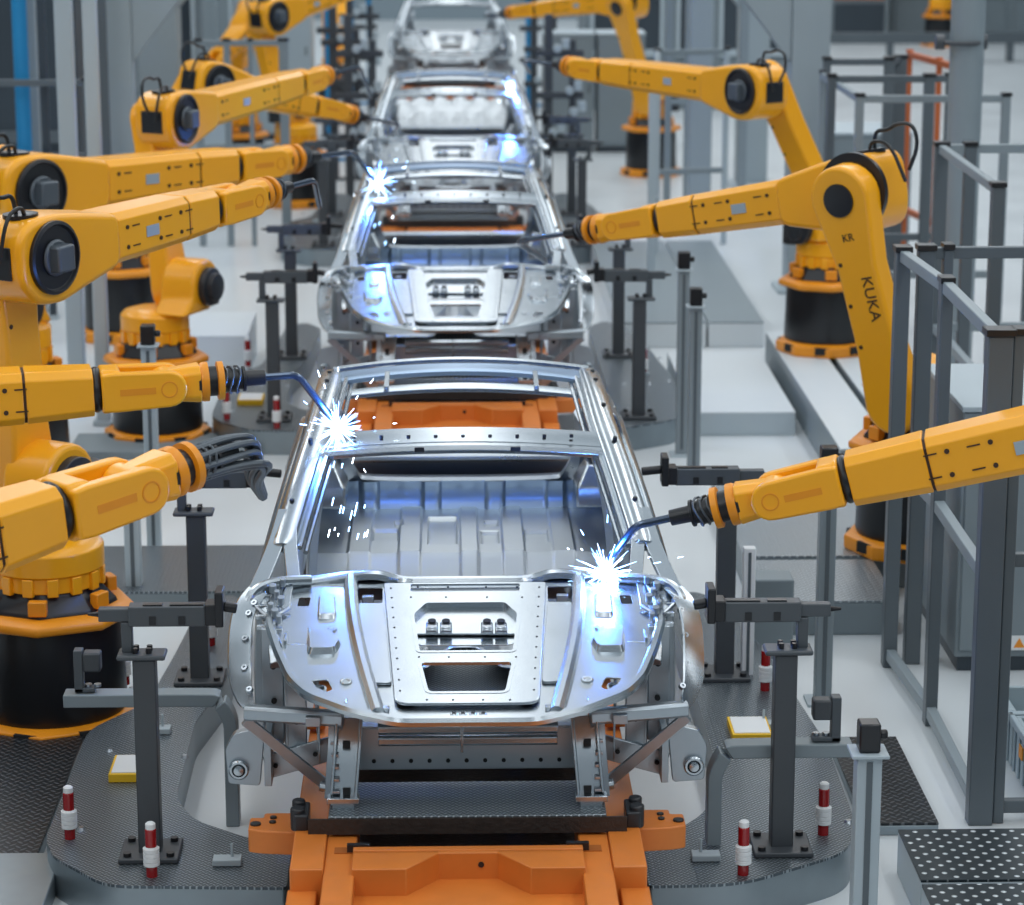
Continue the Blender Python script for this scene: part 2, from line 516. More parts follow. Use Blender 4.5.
    obj('clip', m, M_MET, mid, 0.006)
    m = MB()
    for px in (432, 446, 487, 501):
        a = hp(px, 625); m.cyl(P3(a, 0.016), P3(a, 0.0225), 0.017, seg=12)
    obj('clip_hole', m, M_HOLE, mid)
    # rivet dots round the plate
    m = MB()
    top = hp(392, 586); bl = hp(398, 706)
    for s in (-1, 1):
        for k in range(11):
            t = k/10
            a = (s*((abs(hp(391, 592)[0])*(1-t)+abs(hp(400, 700)[0])*t)), hp(391, 594)[1]*(1-t)+hp(398, 697)[1]*t)
            m.cyl(P3(a, 0.024), P3(a, 0.0295), 0.0045, seg=8)
    for py, xs in ((584.5+8, (418, 448, 486, 517)), (603, (411, 446, 487, 522)), (663, (419, 449, 485, 516)), (706, (427, 453, 483, 510))):
        for px in xs:
            a = hp(px, py); m.cyl(P3(a, 0.024), P3(a, 0.0295), 0.0045, seg=8)
    obj('rivet', m, M_HOLE, mid)
    m = MB()
    for px in (454, 463, 473, 483):
        a = hp(px, 719); m.box(P3(a, 0.014), (0.03, 0.028, 0.022))
    for s in (-1, 1): pass
    obj('catch', m, M_MET, pan, 0.005)
    m = MB()
    for px in (454, 463, 473, 483):
        a = hp(px, 718.5); m.cyl(P3(a, 0.02), P3(a, 0.0275), 0.008, seg=8)
    obj('catch_hole', m, M_HOLE, pan)
    # embossed pads on the wings
    m = MB()
    for s in (-1, 1):
        def pad(pts, h, ins=0.82, rr=0.02):
            q = [hp(*k) for k in pts]; q = fillet([(s*abs(a[0]), a[1]) for a in q], rr, 3)
            cx_ = sum(a[0] for a in q)/len(q); cy_ = sum(a[1] for a in q)/len(q)
            r0 = [P3(a, 0.002) for a in q]
            r1 = [P3((cx_+(a[0]-cx_)*ins, cy_+(a[1]-cy_)*ins), h) for a in q]
            m.ngons([r0, r1])
        pad(((318, 597), (336, 596), (337, 620), (317, 621)), 0.022)
        pad(((306, 636), (331, 633), (342, 645), (336, 655), (307, 656)), 0.030)
        pad(((307, 628), (312, 628), (312, 645), (307, 646)), 0.018, 0.6, 0.006)
        pad(((328, 628), (334, 627), (334, 632), (328, 633)), 0.014, 0.7, 0.006)
        for (qx, qy) in ((346, 683), (331, 631)):
            a = hp(qx, qy); a = (s*abs(a[0]), a[1])
            m.lathe(P3(a, 0.0), pn, [(0.028, 0), (0.022, 0.014), (0.014, 0.014), (0.01, 0.004)], 16)
        a = hp(346, 703); a = (s*abs(a[0]), a[1]); m.box(P3(a, 0.006), (0.012, 0.05, 0.012))
    obj('embossed_pad', m, M_MET, pan, 0.004)
    m = MB()
    for s in (-1, 1):
        a = hp(322, 686); a = (s*abs(a[0]), a[1])
        m.lathe(P3((a[0]+0.01*s, a[1]-0.01), -0.05), V((0.2*s, -0.3, 1)), [(0.02, 0), (0.038, 0.04), (0.03, 0.045), (0.012, 0.01)], 16)
    obj('tow_socket', m, M_MET, pan)
    # cowl rail across the back of the panel
    m = MB()
    pts = [(-0.86, 1.14, 1.225), (-0.60, 1.17, 1.238), (-0.50, 1.18, 1.255), (-0.45, 1.185, 1.268), (-0.36, 1.185, 1.268), (-0.31, 1.18, 1.25), (-0.24, 1.175, 1.24), (0.24, 1.175, 1.24), (0.31, 1.18, 1.25), (0.36, 1.185, 1.268), (0.45, 1.185, 1.268), (0.50, 1.18, 1.255), (0.60, 1.17, 1.238), (0.86, 1.14, 1.225)]
    m.sweep([L(*p) for p in pts], [(-0.026, -0.02), (-0.024, 0.006), (-0.010, 0.014), (0.010, 0.014), (0.024, 0.006), (0.026, -0.02)], (0, 0, 1))
    obj('cowl_rail', m, M_MET, root)
    m = MB()
    m.grid(lambda u, v: L(-0.80+1.60*u, 1.27+0.05*math.sin(v*3), 1.22-0.24*v), 24, 8)
    obj('dash_panel', m, M_MET2, root, solid=0.006)
    # --- floor pan: ribs and step
    def fz(x, y):
        # y from 2.75 (front step) to 4.25
        z = 0.75
        if y < 3.38: z = 0.75-0.16*min(1, (3.38-y)/0.10)
        for c, w_, h_ in ((-0.53, .06, .018), (-0.27, .06, .022), (0.04, .05, .02), (0.27, .06, .022), (0.53, .06, .018)):
            d = abs(x-c)
            z += h_*.55*max(0, min(1, (w_-d)/0.008))
        for (a, b, c, d) in ((-.47, -.33, 3.62, 3.86), (-.18, -.02, 3.55, 4.1), (.12, .2, 3.9, 4.02), (.33, .46, 3.58, 3.82), (-.36, -.31, 3.9, 4.02), (.1, .2, 3.55, 3.8)):
            if a < x < b and c < y < d:
                e_ = min(x-a, b-x, y-c, d-y); z -= 0.020*min(1, e_/0.008)
        return z
    m = MB()
    m.grid(lambda u, v: L(-0.80+1.6*u, 2.70+1.6*v, fz(-0.80+1.6*u, 2.70+1.6*v)), 240, 150)
    obj('floor_pan', m, M_PAN, root)
    m = MB()
    m.grid(lambda u, v: L(-0.74+1.48*u, 1.95+.77*v, 0.59+(0.10*math.exp(-((1.48*(u-.5))/0.13)**4))), 60, 10)
    obj('front_floor', m, M_MET2, root, solid=0.005)
    # rear bulkhead with ribs
    def bz(u, v):
        x = -0.78+1.56*u; y = 4.27
        for c in (-0.50, -0.16, 0.19, 0.52):
            y -= 0.02*max(0, min(1, (0.055-abs(x-c))/0.015))
        y += 0.03*math.sin(v*math.pi)
        return L(x, y, 0.74+0.17*v)
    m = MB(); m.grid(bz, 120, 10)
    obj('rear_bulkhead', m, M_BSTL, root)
    # parcel shelf / rear window lower frame, turned up at the ends
    m = MB()
    pts = [(-.66, 3.95, 1.36), (-.69, 4.2, 1.12), (-.61, 4.34, 0.93), (-.50, 4.36, .895), (.50, 4.36, .895), (.61, 4.34, 0.93), (.69, 4.2, 1.12), (.66, 3.95, 1.36)]
    m.sweep([L(*p) for p in pts], [(-0.05, -0.055), (-0.06, 0.01), (-0.04, 0.02), (0.05, 0.02), (0.06, 0.0), (0.03, -0.055)], (0, 0.1, 1))
    obj('parcel_shelf', m, M_MET2, root)
    for s in (-1, 1):
        # wheel arch boxes in the rear
        m = MB()
        c = L(s*0.76, 3.95, 1.0)
        for k, (w_, d_, z_) in enumerate(((0.30, .34, .0),)):
            r = [[c+V((a*w_/2*t, b*d_/2*t, z_+h)) for a, b in ((-1, -1), (1, -1), (1, 1), (-1, 1))] for t, h in ((1.0, -0.12), (1.0, -0.02), (.93, 0.0), (.6, 0.10))]
            m.ngons(r)
        obj('wheel_arch_box', m, M_MET, root, 0.012)
    # --- side frames
    for s in (-1, 1):
        def S(x, y, z): return L(s*x, y, z)
        # A pillar flowing into the roof rail and C pillar
        m = MB()
        path = [(.797, 1.42, 1.32), (.785, 1.50, 1.36), (.715, 1.90, 1.56), (.672, 2.25, 1.66), (.655, 2.7, 1.71), (.65, 3.20, 1.705), (.655, 3.42, 1.68)]
        m.sweep([S(*p) for p in path], [(-0.062, -0.03), (-0.064, 0.012), (-0.05, 0.026), (-0.02, 0.032), (0.02, 0.028), (0.05, 0.012), (0.058, -0.03)], V((s*0.25, -0.3, 1)), smooth=3, scale=lambda t: min(1, .72+t*2))
        pil = obj('roof_side_rail', m, M_MET, root)
        m = MB()      # inner tubular lip
        m.tube([S(p[0]-0.075, p[1]+0.02, p[2]-0.005) for p in path[:-1]], 0.013, 8, 3)
        m.tube([S(p[0]-0.10, p[1]+0.03, p[2]-0.03) for p in path[:-1]], 0.012, 8, 3)
        obj('rail_lip', m, M_MET, pil)
        m = MB()
        for (t, q) in ((1, (.765, 1.66, 1.475)), (1, (.70, 2.08, 1.655)), (2, (.672, 2.5, 1.722)), (2, (.662, 3.0, 1.74)), (2, (.66, 3.25, 1.73))):
            c = S(*q); m.cyl(c-V((0, 0, .02)), c+V((0, -0.004, .004)), 0.011, seg=10)
        obj('rail_hole', m, M_HOLE, pil)
        # fork at the foot of the pillar
        m = MB()
        m.sweep([S(.79, 1.62, 1.435), S(.822, 1.44, 1.335), S(.865, 1.28, 1.25), S(.905, 1.12, 1.185)], [(-.036, -.015), (-.036, .014), (.036, .014), (.036, -.015)], (0, -.3, 1))
        m.sweep([S(.765, 1.62, 1.435), S(.765, 1.44, 1.34), S(.748, 1.30, 1.27), S(.73, 1.13, 1.22)], [(-.03, -.015), (-.03, .014), (.03, .014), (.03, -.015)], (0, -.3, 1))
        m.beam(S(.66, 1.17, 1.24), S(.93, 1.13, 1.185), 0.05, 0.03)
        obj('pillar_foot', m, M_MET, root, 0.004)
        # outer body side: window frame line and quarter panel
        m = MB()
        def q(u, v):
            a = [(.69, 2.55, 1.68), (.69, 3.1, 1.68), (.69, 3.5, 1.60), (.71, 4.0, 1.34), (.74, 4.5, 1.02)]
            b = [(.75, 2.55, 1.60), (.77, 3.1, 1.53), (.83, 3.5, 1.30), (.90, 4.0, 1.06), (.92, 4.5, .90)]
            t = u*4; i = min(3, int(t)); t -= i
            p = V(a[i])*(1-t)+V(a[i+1])*t; r = V(b[i])*(1-t)+V(b[i+1])*t
            k = p*(1-v)+r*v; k.x += 0.02*math.sin(v*math.pi)
            return S(*k)
        m.grid(q, 32, 10); obj('rear_quarter_panel', m, M_MET2, root, solid=0.008)
        m = MB()     # outer door opening frame
        fr = [(.90, 1.25, 1.14), (.87, 1.45, 1.28), (.795, 1.95, 1.51), (.755, 2.5, 1.60), (.78, 3.1, 1.53), (.85, 3.5, 1.28), (.92, 4.05, 1.04)]
        m.sweep([S(*p) for p in fr], [(-.03, -.02), (-.03, .01), (-.012, .02), (.012, .02), (.03, .01), (.03, -.02)], V((s, -0.2, .6)), smooth=2)
        obj('window_frame', m, M_MET, root)
        m = MB()     # B pillar
        m.sweep([S(.70, 2.85, 1.62), S(.82, 2.95, 1.1), S(.85, 3.0, .62)], [(-.05, -.02), (-.045, .02), (-.02, .03), (.02, .03), (.045, .02), (.05, -.02)], V((-s*.2, -1, 0)), smooth=2)
        m.sweep([S(.60, 2.85, 1.62), S(.73, 2.95, 1.1), S(.76, 3.0, .62)], [(-.02, -.02), (-.02, .02), (.02, .02), (.02, -.02)], V((-s*.2, -1, 0)), smooth=2)
        obj('centre_pillar', m, M_MET2, root)
        m = MB(); m.beam(S(.86, 1.05, .60), S(.86, 4.5, .60), .12, .16, ch=.03)
        obj('sill', m, M_MET2, root, 0.004)
        m = MB()     # rear side wall inner
        m.grid(lambda u, v: S(.80+.05*v, 3.1+1.35*u, .74+.42*v-0.0*u), 14, 6)
        obj('inner_side_wall', m, M_MET3, root, solid=0.008)
        # hinge post
        m = MB(); m.sweep([S(.84, 1.20, 1.16), S(.86, 1.22, .9), S(.86, 1.2, .58)], [(-.06, -.03), (-.05, .03), (.05, .03), (.06, -.03)], V((0, -1, 0)), smooth=1)
        obj('hinge_post', m, M_MET3, root, .004)
        # --- front corner: curved tube, wheel arch flange
        m = MB()
        m.tube([S(.66, 1.14, 1.255), S(.80, 1.10, 1.262), S(.885, 1.06, 1.245), S(.925, 1.0, 1.20), S(.93, .96, 1.12)], .022, 10, 3)
        obj('corner_tube', m, M_MET, root)
        m = MB()
        fl = [(.885, 1.06, 1.225), (.93, .97, 1.19), (.948, .88, 1.12), (.945, .76, 1.02), (.93, .62, .96), (.905, .52, .925), (.885, .46, .91)]
        m.sweep([S(*p) for p in fl], [(-.012, -.03), (-.05, -.005), (-.052, .006), (-.01, .010), (.036, .022), (.044, .018), (.014, -.008)], V((s*.25, -.65, .75)), smooth=3, scale=lambda t: 1-.55*max(0, t-.6)/.4)
        wf_ = obj('wheel_arch_flange', m, M_MET, root)
        m = MB()
        for p in ((.925, .93, 1.165), (.935, .83, 1.085), (.93, .70, 1.0), (.90, .55, .955), (.905, .98, 1.195)):
            c = S(p[0]-.015, p[1]-.01, p[2]+.008); m.lathe(c, V((s*.25, -.65, .75)), [(.016, -.004), (.013, .010), (.006, .010), (.004, .004)], 10)
        obj('spot_dimple', m, M_MET2, wf_)
        # inner apron behind the flange and shock tower
        m = MB()
        m.bx(*sorted((x0+s*.66, x0+s*.74)), y0+.62, y0+.66, .66, 1.13)
        m.bx(*sorted((x0+s*.76, x0+s*.85)), y0+.74, y0+.78, .66, 1.16)
        m.bx(*sorted((x0+s*.735, x0+s*.75)), y0+.62, y0+1.15, .66, 1.15)
        apr = obj('shock_tower', m, M_MET3, root, .004)
        m = MB()
        for (x, y, z) in ((.70, .61, .95), (.70, .61, .8), (.80, .73, 1.0), (.80, .73, .85)):
            m.cyl(S(x, y+.01, z), S(x, y-.004, z), .012, seg=10)
        obj('tower_hole', m, M_HOLE, apr)
        m = MB()
        m.sweep([S(.875, 1.08, 1.21), S(.83, .93, 1.17), S(.80, .8, 1.11), S(.78, .66, 1.03)], [(-.03, -.02), (-.028, .012), (.0, .022), (.028, .012), (.03, -.02)], V((0, -.4, 1)))
        m.sweep([S(.75, 1.1, 1.235), S(.76, .93, 1.185), S(.73, .75, 1.1)], [(-.018, -.02), (-.018, .012), (.018, .012), (.018, -.02)], V((0, -.4, 1)))
        for k in range(4):
            m.box(S(.80+.01*k, .80+.08*k, 1.15+.02*k), (.14, .025, .02), None)
        obj('fender_rail', m, M_MET, root, .003)
        m = MB()
        for k in range(7):
            m.cyl(S(.775+.02*(k % 3), .78+.05*k, 1.175+.012*k), S(.775+.02*(k % 3), .77+.05*k, 1.21+.012*k), .012+.004*(k % 2), seg=10)
        m.tube([S(.88, .95, 1.19), S(.82, .85, 1.17), S(.78, .84, 1.19), S(.74, .9, 1.2)], .010, 6, 2)
        obj('fender_bracket', m, M_MET2, root, .002)
        # --- lower front: bar, diagonal, bracket plate, bolt
        m = MB(); m.beam(S(.90, .46, .895), S(.50, .40, .885), .06, .062, ch=.012)
        m.box(S(.62, .37, .885), (.06, .03, .04))
        obj('corner_bar', m, M_MET3, root, .003)
        m = MB(); m.beam(S(.90, .45, .865), S(.58, .50, .565), .03, .045)
        m.tube([S(.60, .48, .565), S(.53, .46, .56), S(.48, .46, .575)], .022, 8, 2)
        obj('diagonal_strut', m, M_MET3, root, .004)
        m = MB()
        poly = fillet([(-.075, -.11), (.055, -.12), (.075, .08), (.03, .125), (-.05, .105), (-.085, .04)], .015, 3)
        m.prism(poly, S(.905, .52, .675), V((-s, 0, 0)), V((0, 0, 1)), V((0, 1, 0)), 0, .05)
        m.bx(*sorted((x0+s*.80, x0+s*.83)), y0+.50, y0+.68, .56, .78)
        br = obj('corner_bracket', m, M_MET3, root, .003)
        m = MB(); m.lathe(S(.935, .52, .63), V((0, -1, 0)), [(.042, 0), (.042, .018), (.036, .024), (.028, .024), (.026, .012), (.02, .03), (.001, .034)], 20)
        obj('round_bolt', m, M_MET, br)
        m = MB(); m.beam(S(.83, .62, .60), S(.50, .60, .705), .02, .10)
        cb = obj('cross_brace', m, M_MET3, root, .003)
        m = MB()
        for t in (.12, .38, .62, .86):
            c = S(.83, .605, .60)*(1-t)+S(.50, .585, .705)*t; m.cyl(c, c-V((0, .006, 0)), .010, seg=10)
        obj('brace_hole', m, M_HOLE, cb)
        # crash rail: C-shaped channel standing forward
        m = MB()
        prof = [(-.055, -.02), (.055, -.02), (.055, .03), (.043, .03), (.043, -.008), (-.043, -.008), (-.043, .03), (-.055, .03)]
        m.sweep([S(.475, .42, .885), S(.48, .36, .80), S(.49, .31, .68), S(.497, .28, .60)], prof, V((0, -1, .3)), smooth=1)
        m.box(S(.498, .26, .595), (.13, .07, .025)); m.box(S(.498, .245, .573), (.09, .03, .03))
        rl = obj('crash_rail', m, M_MET, root, .003)
        m = MB(); m.sweep([S(.545, .43, .87), S(.548, .37, .78), S(.557, .33, .66), S(.562, .31, .58)], [(-.013, -.02), (-.013, .03), (.013, .03), (.013, -.02)], V((0, -1, .3)), smooth=1)
        for k in range(5):
            m.box(S(.535-.002*k, .36-.02*k, .80-.045*k), (.03, .04, .012))
        obj('rail_flange', m, M_MET2, rl, .002)
        m = MB()
        for z_, yy in ((.80, .33), (.62, .275)):
            m.box(S(.485, yy-.002, z_), (.03, .012, .03))
        obj('rail_slot', m, M_HOLE, rl)
        # inner apron sheets
        m = MB(); m.grid(lambda u, v: S(.60+.06*u, .45+.75*u, .68+.36*v+.10*u), 10, 6)
        obj('inner_apron', m, M_MET3, root, solid=.006)
    # lower crossmember and front tubes
    m = MB()
    m.box(L(0, .60, .685), (1.02, .03, .18)); m.box(L(0, .62, .775), (1.02, .06, .012))
    cm = obj('lower_crossmember', m, M_PAN, root, .003)
    m = MB()
    for k in range(13):
        m.cyl(L(-.46+.0767*k, .586, .635), L(-.46+.0767*k, .580, .635), .009, seg=8)
    obj('crossmember_hole', m, M_HOLE, cm)
    m = MB()
    m.beam(L(-.36, .42, .835), L(.37, .42, .835), .05, .05, ch=.014)
    m.beam(L(-.36, .44, .775), L(.37, .44, .775), .03, .045, ch=.010)
    m.box(L(-.02, .41, .80), (.012, .06, .12))
    obj('bumper_beam', m, M_MET, root, .003)
    # --- roof headers
    def header(name, hw, y, z, dep, crown, prof, m_, sm=2, wc=-.0):
        m = MB(); pts = []
        for k in range(13):
            t = -1+k/6
            pts.append(L(hw*t, y+crown*(1-t*t), z+0.03*(1-t*t)))
        m.sweep(pts, prof, (0, -.25, 1), smooth=1); return obj(name, m, m_, root, .002)
    h1 = header('windscreen_header', .655, 2.12, 1.628, .1, .0, [(-.085, -.01), (-.085, .004), (.04, .012), (.06, .002), (.06, -.02), (-.02, -.02)], M_MET)
    header('header_tube', .665, 2.04, 1.592, .1, .0, [(-.022, -.02), (-.026, 0), (-.012, .02), (.012, .02), (.026, 0), (.022, -.02)], M_MET)
    m = MB()
    for k in range(9):
        m.cyl(L(-.5+.125*k, 2.09, 1.655), L(-.5+.125*k, 2.09, 1.669), .009, seg=8)
    obj('header_hole', m, M_HOLE, h1)
    m = MB()
    for x in (-.20, .24): m.box(L(x, 2.02, 1.62), (.045, .03, .02))
    obj('header_clip', m, M_BLK, h1)
    header('roof_bow', .635, 3.0, 1.665, .1, .06, [(-.034, -.02), (-.036, .0), (-.014, .012), (.016, .012), (.034, .002), (.034, -.018), (0, -.008)], M_MET)
    header('roof_lip', .645, 3.36, 1.72, .1, .10, [(-.014, -.01), (-.014, .008), (.014, .008), (.014, -.01)], M_MET)
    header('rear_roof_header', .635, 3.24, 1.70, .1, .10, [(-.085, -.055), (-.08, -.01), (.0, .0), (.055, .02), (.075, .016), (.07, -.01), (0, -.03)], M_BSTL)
    m = MB()
    for x in (-.37, .37): m.sweep([L(x, 2.98, 1.70), L(x, 3.25, 1.72)], [(-.012, -.01), (-.012, .012), (.012, .012), (.012, -.01)], (0, 0, 1), smooth=0)
    obj('roof_strap', m, M_MET, root, .002)
    # rear end
    m = MB(); m.beam(L(-.85, 4.55, .98), L(.85, 4.55, .98), .10, .05, ch=.015)
    m.grid(lambda u, v: L(-.85+1.7*u, 4.58+.04*v, .96-.36*v), 12, 5)
    obj('rear_panel', m, M_MET2, root, .004)
    return root

CARS_Y = (9.75, 17.93, 26.1, 40.6)
car = make_car((CX, CARS_Y[0], 0), 'foremost bare steel car body, sharp, with a blue welding arc on each side')
dup(car, (CX-.005, CARS_Y[1], 0), 'second bare steel car body from the front, directly behind the foremost one')
dup(car, (CX+.01, CARS_Y[2], 0), 'third car body from the front, blurred, blue light on the right end of its roof')
dup(car, (CX+.03, CARS_Y[3], 0), 'farthest blurred car body at the top edge of the picture')

# ================================================================== SKID (orange carrier frame)
def make_skid(loc, label):
    root = thing('carrier_skid', label, 'skid', loc, 'orange skids carrying the car bodies')
    x0, y0 = loc[0], loc[1]
    L = lambda x, y, z: V((x0+x, y0+y, z))
    for s in (-1, 1):
        m = MB()
        m.bx(*sorted((x0+s*.56, x0+s*.69)), y0-.22, y0+4.6, .30, .49)
        m.bx(*sorted((x0+s*.585, x0+s*.70)), y0-1.2, y0-.2, .22, .40)
        b = obj('side_beam', m, M_ORG, root, .006, one=True)
        m = MB()
        m.bx(*sorted((x0+s*.44, x0+s*.56)), y0-1.2, y0+.42, .26, .475)
        obj('inner_beam', m, M_ORG, b, .006)
        m = MB(); m.bx(*sorted((x0+s*.455, x0+s*.525)), y0-.03, y0+.03, .472, .479)
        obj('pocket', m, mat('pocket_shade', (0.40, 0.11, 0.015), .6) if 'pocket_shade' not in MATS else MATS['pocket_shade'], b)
        m = MB()
        poly = fillet([(.68, .18), (.68, .40), (.83, .40), (.83, .35), (.885, .35), (.885, .22), (.83, .20)], .01, 2)
        poly = [(a, b_+.06) for a, b_ in poly]
        m.prism([(s*a, b_) for a, b_ in poly], L(0, 0, 0), V((1, 0, 0)), V((0, 1, 0)), V((0, 0, 1)), .36, .46)
        lg = obj('lift_lug', m, M_ORG, root, .006)
        m = MB()
        for (x, y) in ((.79, .40), (.79, .35), (.858, .33)):
            m.cyl(L(s*x, y, .455), L(s*x, y, .468), .022 if x > .85 else .014, seg=14)
        obj('lug_bolt', m, M_BLK, lg, .002)
        # clamp foot
        m = MB(); m.box(L(s*.665, .26, .52), (.06, .16, .07)); m.cyl(L(s*.68, .22, .48), L(s*.68, .22, .575), .03, seg=16)
        m.cyl(L(s*.68, .31, .48), L(s*.68, .31, .575), .027, seg=16)
        obj('clamp_foot', m, M_BLKM, root, .008)
    # front box beam with gusset corners and recessed middle
    m = MB()
    m.bx(x0-.45, x0+.45, y0-.09, y0-.05, .34, .50)          # rear wall of recess
    m.bx(x0-.45, x0+.45, y0-.40, y0-.07, .20, .39)          # ledge and front
    fb = obj('front_beam', m, M_ORG, root, .005)
    m = MB()
    m.bx(x0-.45, x0+.45, y0-.07, y0-.03, .34, .505)
    for s in (-1, 1):
        poly = [(.45, -.60), (.45, -.20), (.10, -.20), (.24, -.42), (.24, -.60)]
        poly = [(.45, -.25), (.45, -.04), (.115, -.04), (.10, -.07), (.24, -.25)]
        if s > 0: poly = list(reversed(poly))
        m.prism([(s*a, b) for a, b in poly], L(0, 0, 0), V((1, 0, 0)), V((0, 1, 0)), V((0, 0, 1)), .20, .50)
    obj('gusset', m, M_ORG, fb, .004)
    m = MB()
    for (x, y, z) in ((-.08, -.405, .27), (.06, -.405, .30)):
        m.cyl(L(x, y+.01, z), L(x, y-.008, z), .018, seg=12)
    m.cyl(L(.05, -.089, .45), L(.05, -.094, .45), .012, seg=10)
    obj('beam_bolt', m, M_BLK, fb)
    m = MB()
    for s in (-1, 1):
        m.box(L(s*.43, -.015, .495), (.09, .025, .03))
    obj('rubber_strip', m, M_BLK, fb)
    # chequer-plated cross members
    for (ya, yb, za, zb, nm) in ((.15, .54, .49, .56, 'tread_crossmember'), (1.15, 2.30, .42, .50, 'tread_crossmember'), (2.6, 2.85, .42, .50, 'tread_crossmember'), (4.1, 4.35, .42, .54, 'rear_crossmember')):
        hw = .635 if ya < .1 else .555
        m = MB(); m.bx(x0-hw, x0+hw, y0+ya, y0+yb, za, zb)
        obj(nm, m, T_SKID, root, .004)
    m = MB(); m.bx(x0-.636, x0+.636, y0+.142, y0+.152, .487, .552)
    obj('crossmember_face', m, M_BED, root)
    # legs to the track
    m = MB()
    for s in (-1, 1):
        for y in (-.45, 1.8, 4.3):
            m.bx(*sorted((x0+s*.58, x0+s*.66)), y0+y-.06, y0+y+.06, 0.12, .30)
    obj('runner_foot', m, M_ORG, root, .004)
    # risers that hold the body sills
    m = MB()
    for s in (-1, 1):
        for y in (1.4, 4.0):
            m.beam(L(s*.62, y, .53), L(s*.84, y, .53), .10, .05)
            m.bx(*sorted((x0+s*.80, x0+s*.88)), y0+y-.04, y0+y+.04, .50, .53)
    obj('sill_support', m, M_ORG, root, .004)
    return root
skid = make_skid((CX, CARS_Y[0], 0), 'orange skid under the foremost car body, its scuffed front beam at the bottom edge')
dup(skid, (CX, CARS_Y[1], 0), 'orange skid under the second car body, seen through the foremost roof opening')
dup(skid, (CX, CARS_Y[2], 0), 'orange skid under the third car body, seen through the second roof opening')
dup(skid, (CX, CARS_Y[3], 0), 'orange skid under the farthest car body')

# floor section waiting in the gap before the farthest body
ub = thing('underbody_panel', 'pale floor section waiting on the line between the third and the farthest body', 'floor section', (CX, 34.6, .12))
m = MB()
m.grid(lambda u, v: V((CX-.70+1.4*u, 32.8+3.7*v, .60+.05*math.cos(6.283*5*u)*(.5+.5*math.cos(6.283*3*v))+.16*max(0, (v-.75))*4)), 80, 60)
obj('pressed_floor', m, M_UND, ub, solid=.01)
for s in (-1, 1):
    m = MB(); m.beam((CX+s*.74, 32.8, .58), (CX+s*.74, 36.5, .58), .12, .14, ch=.02); obj('sill', m, M_UND, ub, .006)
    for y in (33.2, 36.0):
        m = MB(); m.bx(CX+s*.64-.05, CX+s*.64+.05, y-.05, y+.05, .12, .56); obj('support', m, M_DKST, ub, .004)
# conveyor track
m = MB()
for s in (-1, 1): m.bx(*sorted((CX+s*.56, CX+s*.70)), 6.0, 46, 0, .12)
trk = thing('conveyor_track', 'low dark conveyor bed with side rails running under all the car bodies', 'conveyor', (CX, 26, 0))
obj('guide_rail', m, M_DKST, trk, .01)
m = MB(); m.bx(CX-.56, CX+.56, 6.0, 46, 0.0, .07)
obj('bed', m, M_BED, trk)
for k, Y0 in enumerate(CARS_Y[:3]):
    m = MB(); m.bx(CX-.43, CX-.15, Y0+.02, Y0+.22, .07, .20)
    m.bx(CX+.02, CX+.43, Y0+.02, Y0+.22, .07, .20)
    obj('tread_step', m, T_LIGHT, trk, .004)

# ================================================================== SIDE PLATFORMS
def platform(side, Y0, label):
    s = side
    root = thing('side_platform', label, 'platform', (CX+s*1.3, Y0+1.5, 0), 'chequer plate platforms beside the line')
    if s < 0:
        out = [(.74, .34, .02), (1.48, .38, .10), (1.74, .70, .06), (1.80, .90, .06), (1.80, 2.30, .12), (1.56, 2.70, .12), (1.50, 3.5, .2), (1.45, 4.4, .12), (1.30, 4.6, .10), (1.15, 4.3, .06),
               (1.20, 3.0, .10), (1.30, 2.4, .10), (1.29, 1.36, .12), (1.18, 1.10, .08), (.94, .89, .08), (.74, .79, .02)]
        pl = [(-a, b, r) for a, b, r in out]
    else:
        out = [(.74, .32, .02), (1.12, .33, .15), (1.60, .66, .12), (1.69, .95, .12), (1.71, 2.0, .2), (1.60, 3.4, .16), (1.45, 4.4, .12), (1.30, 4.6, .10), (1.15, 4.3, .06),
               (1.16, 2.75, .05), (1.16, 1.50, .08), (1.04, 1.12, .10), (.86, .86, .06), (.74, .82, .02)]
        pl = list(reversed(out))
    pl = fillet(pl, .05, 5)
    top = MB(); top.prism(pl, V((CX, Y0, 0)), V((1, 0, 0)), V((0, 1, 0)), V((0, 0, 1)), .170, .182)
    obj('tread_top', top, T_PLATE, root)
    sk = MB(); sk.prism(pl, V((CX, Y0, 0)), V((1, 0, 0)), V((0, 1, 0)), V((0, 0, 1)), .0, .1695)
    obj('edge_frame', sk, M_SKIRT, root)
    m = MB()
    for (x, y) in ((1.66, 2.0), (1.66, 1.0), (1.5, 1.9), (1.30, 1.9), (1.66, 2.9)):
        m.cyl((CX+s*x, Y0+y, .182), (CX+s*x, Y0+y, .195), .02, .012, seg=10)
    obj('screw', m, M_MET2, root)
    m = MB()
    for (x, y) in ((1.00, .60), (1.46, 2.25)):
        m.box((CX+s*x, Y0+y, .197), (.12, .07, .028)); m.box((CX+s*(x-.02), Y0+y+.01, .235), (.012, .012, .07))
    obj('hasp', m, M_GRYL, root, .004)
    return root
PY = (9.75, 18.1, 26.4)
words = ('beside the foremost car body', 'beside the second car body', 'beside the third car body')
for s in (-1, 1):
    for k, Y0 in enumerate(PY):
        platform(s, Y0, 'grey chequer plate platform on the %s %s' % ('left' if s < 0 else 'right', words[k]))

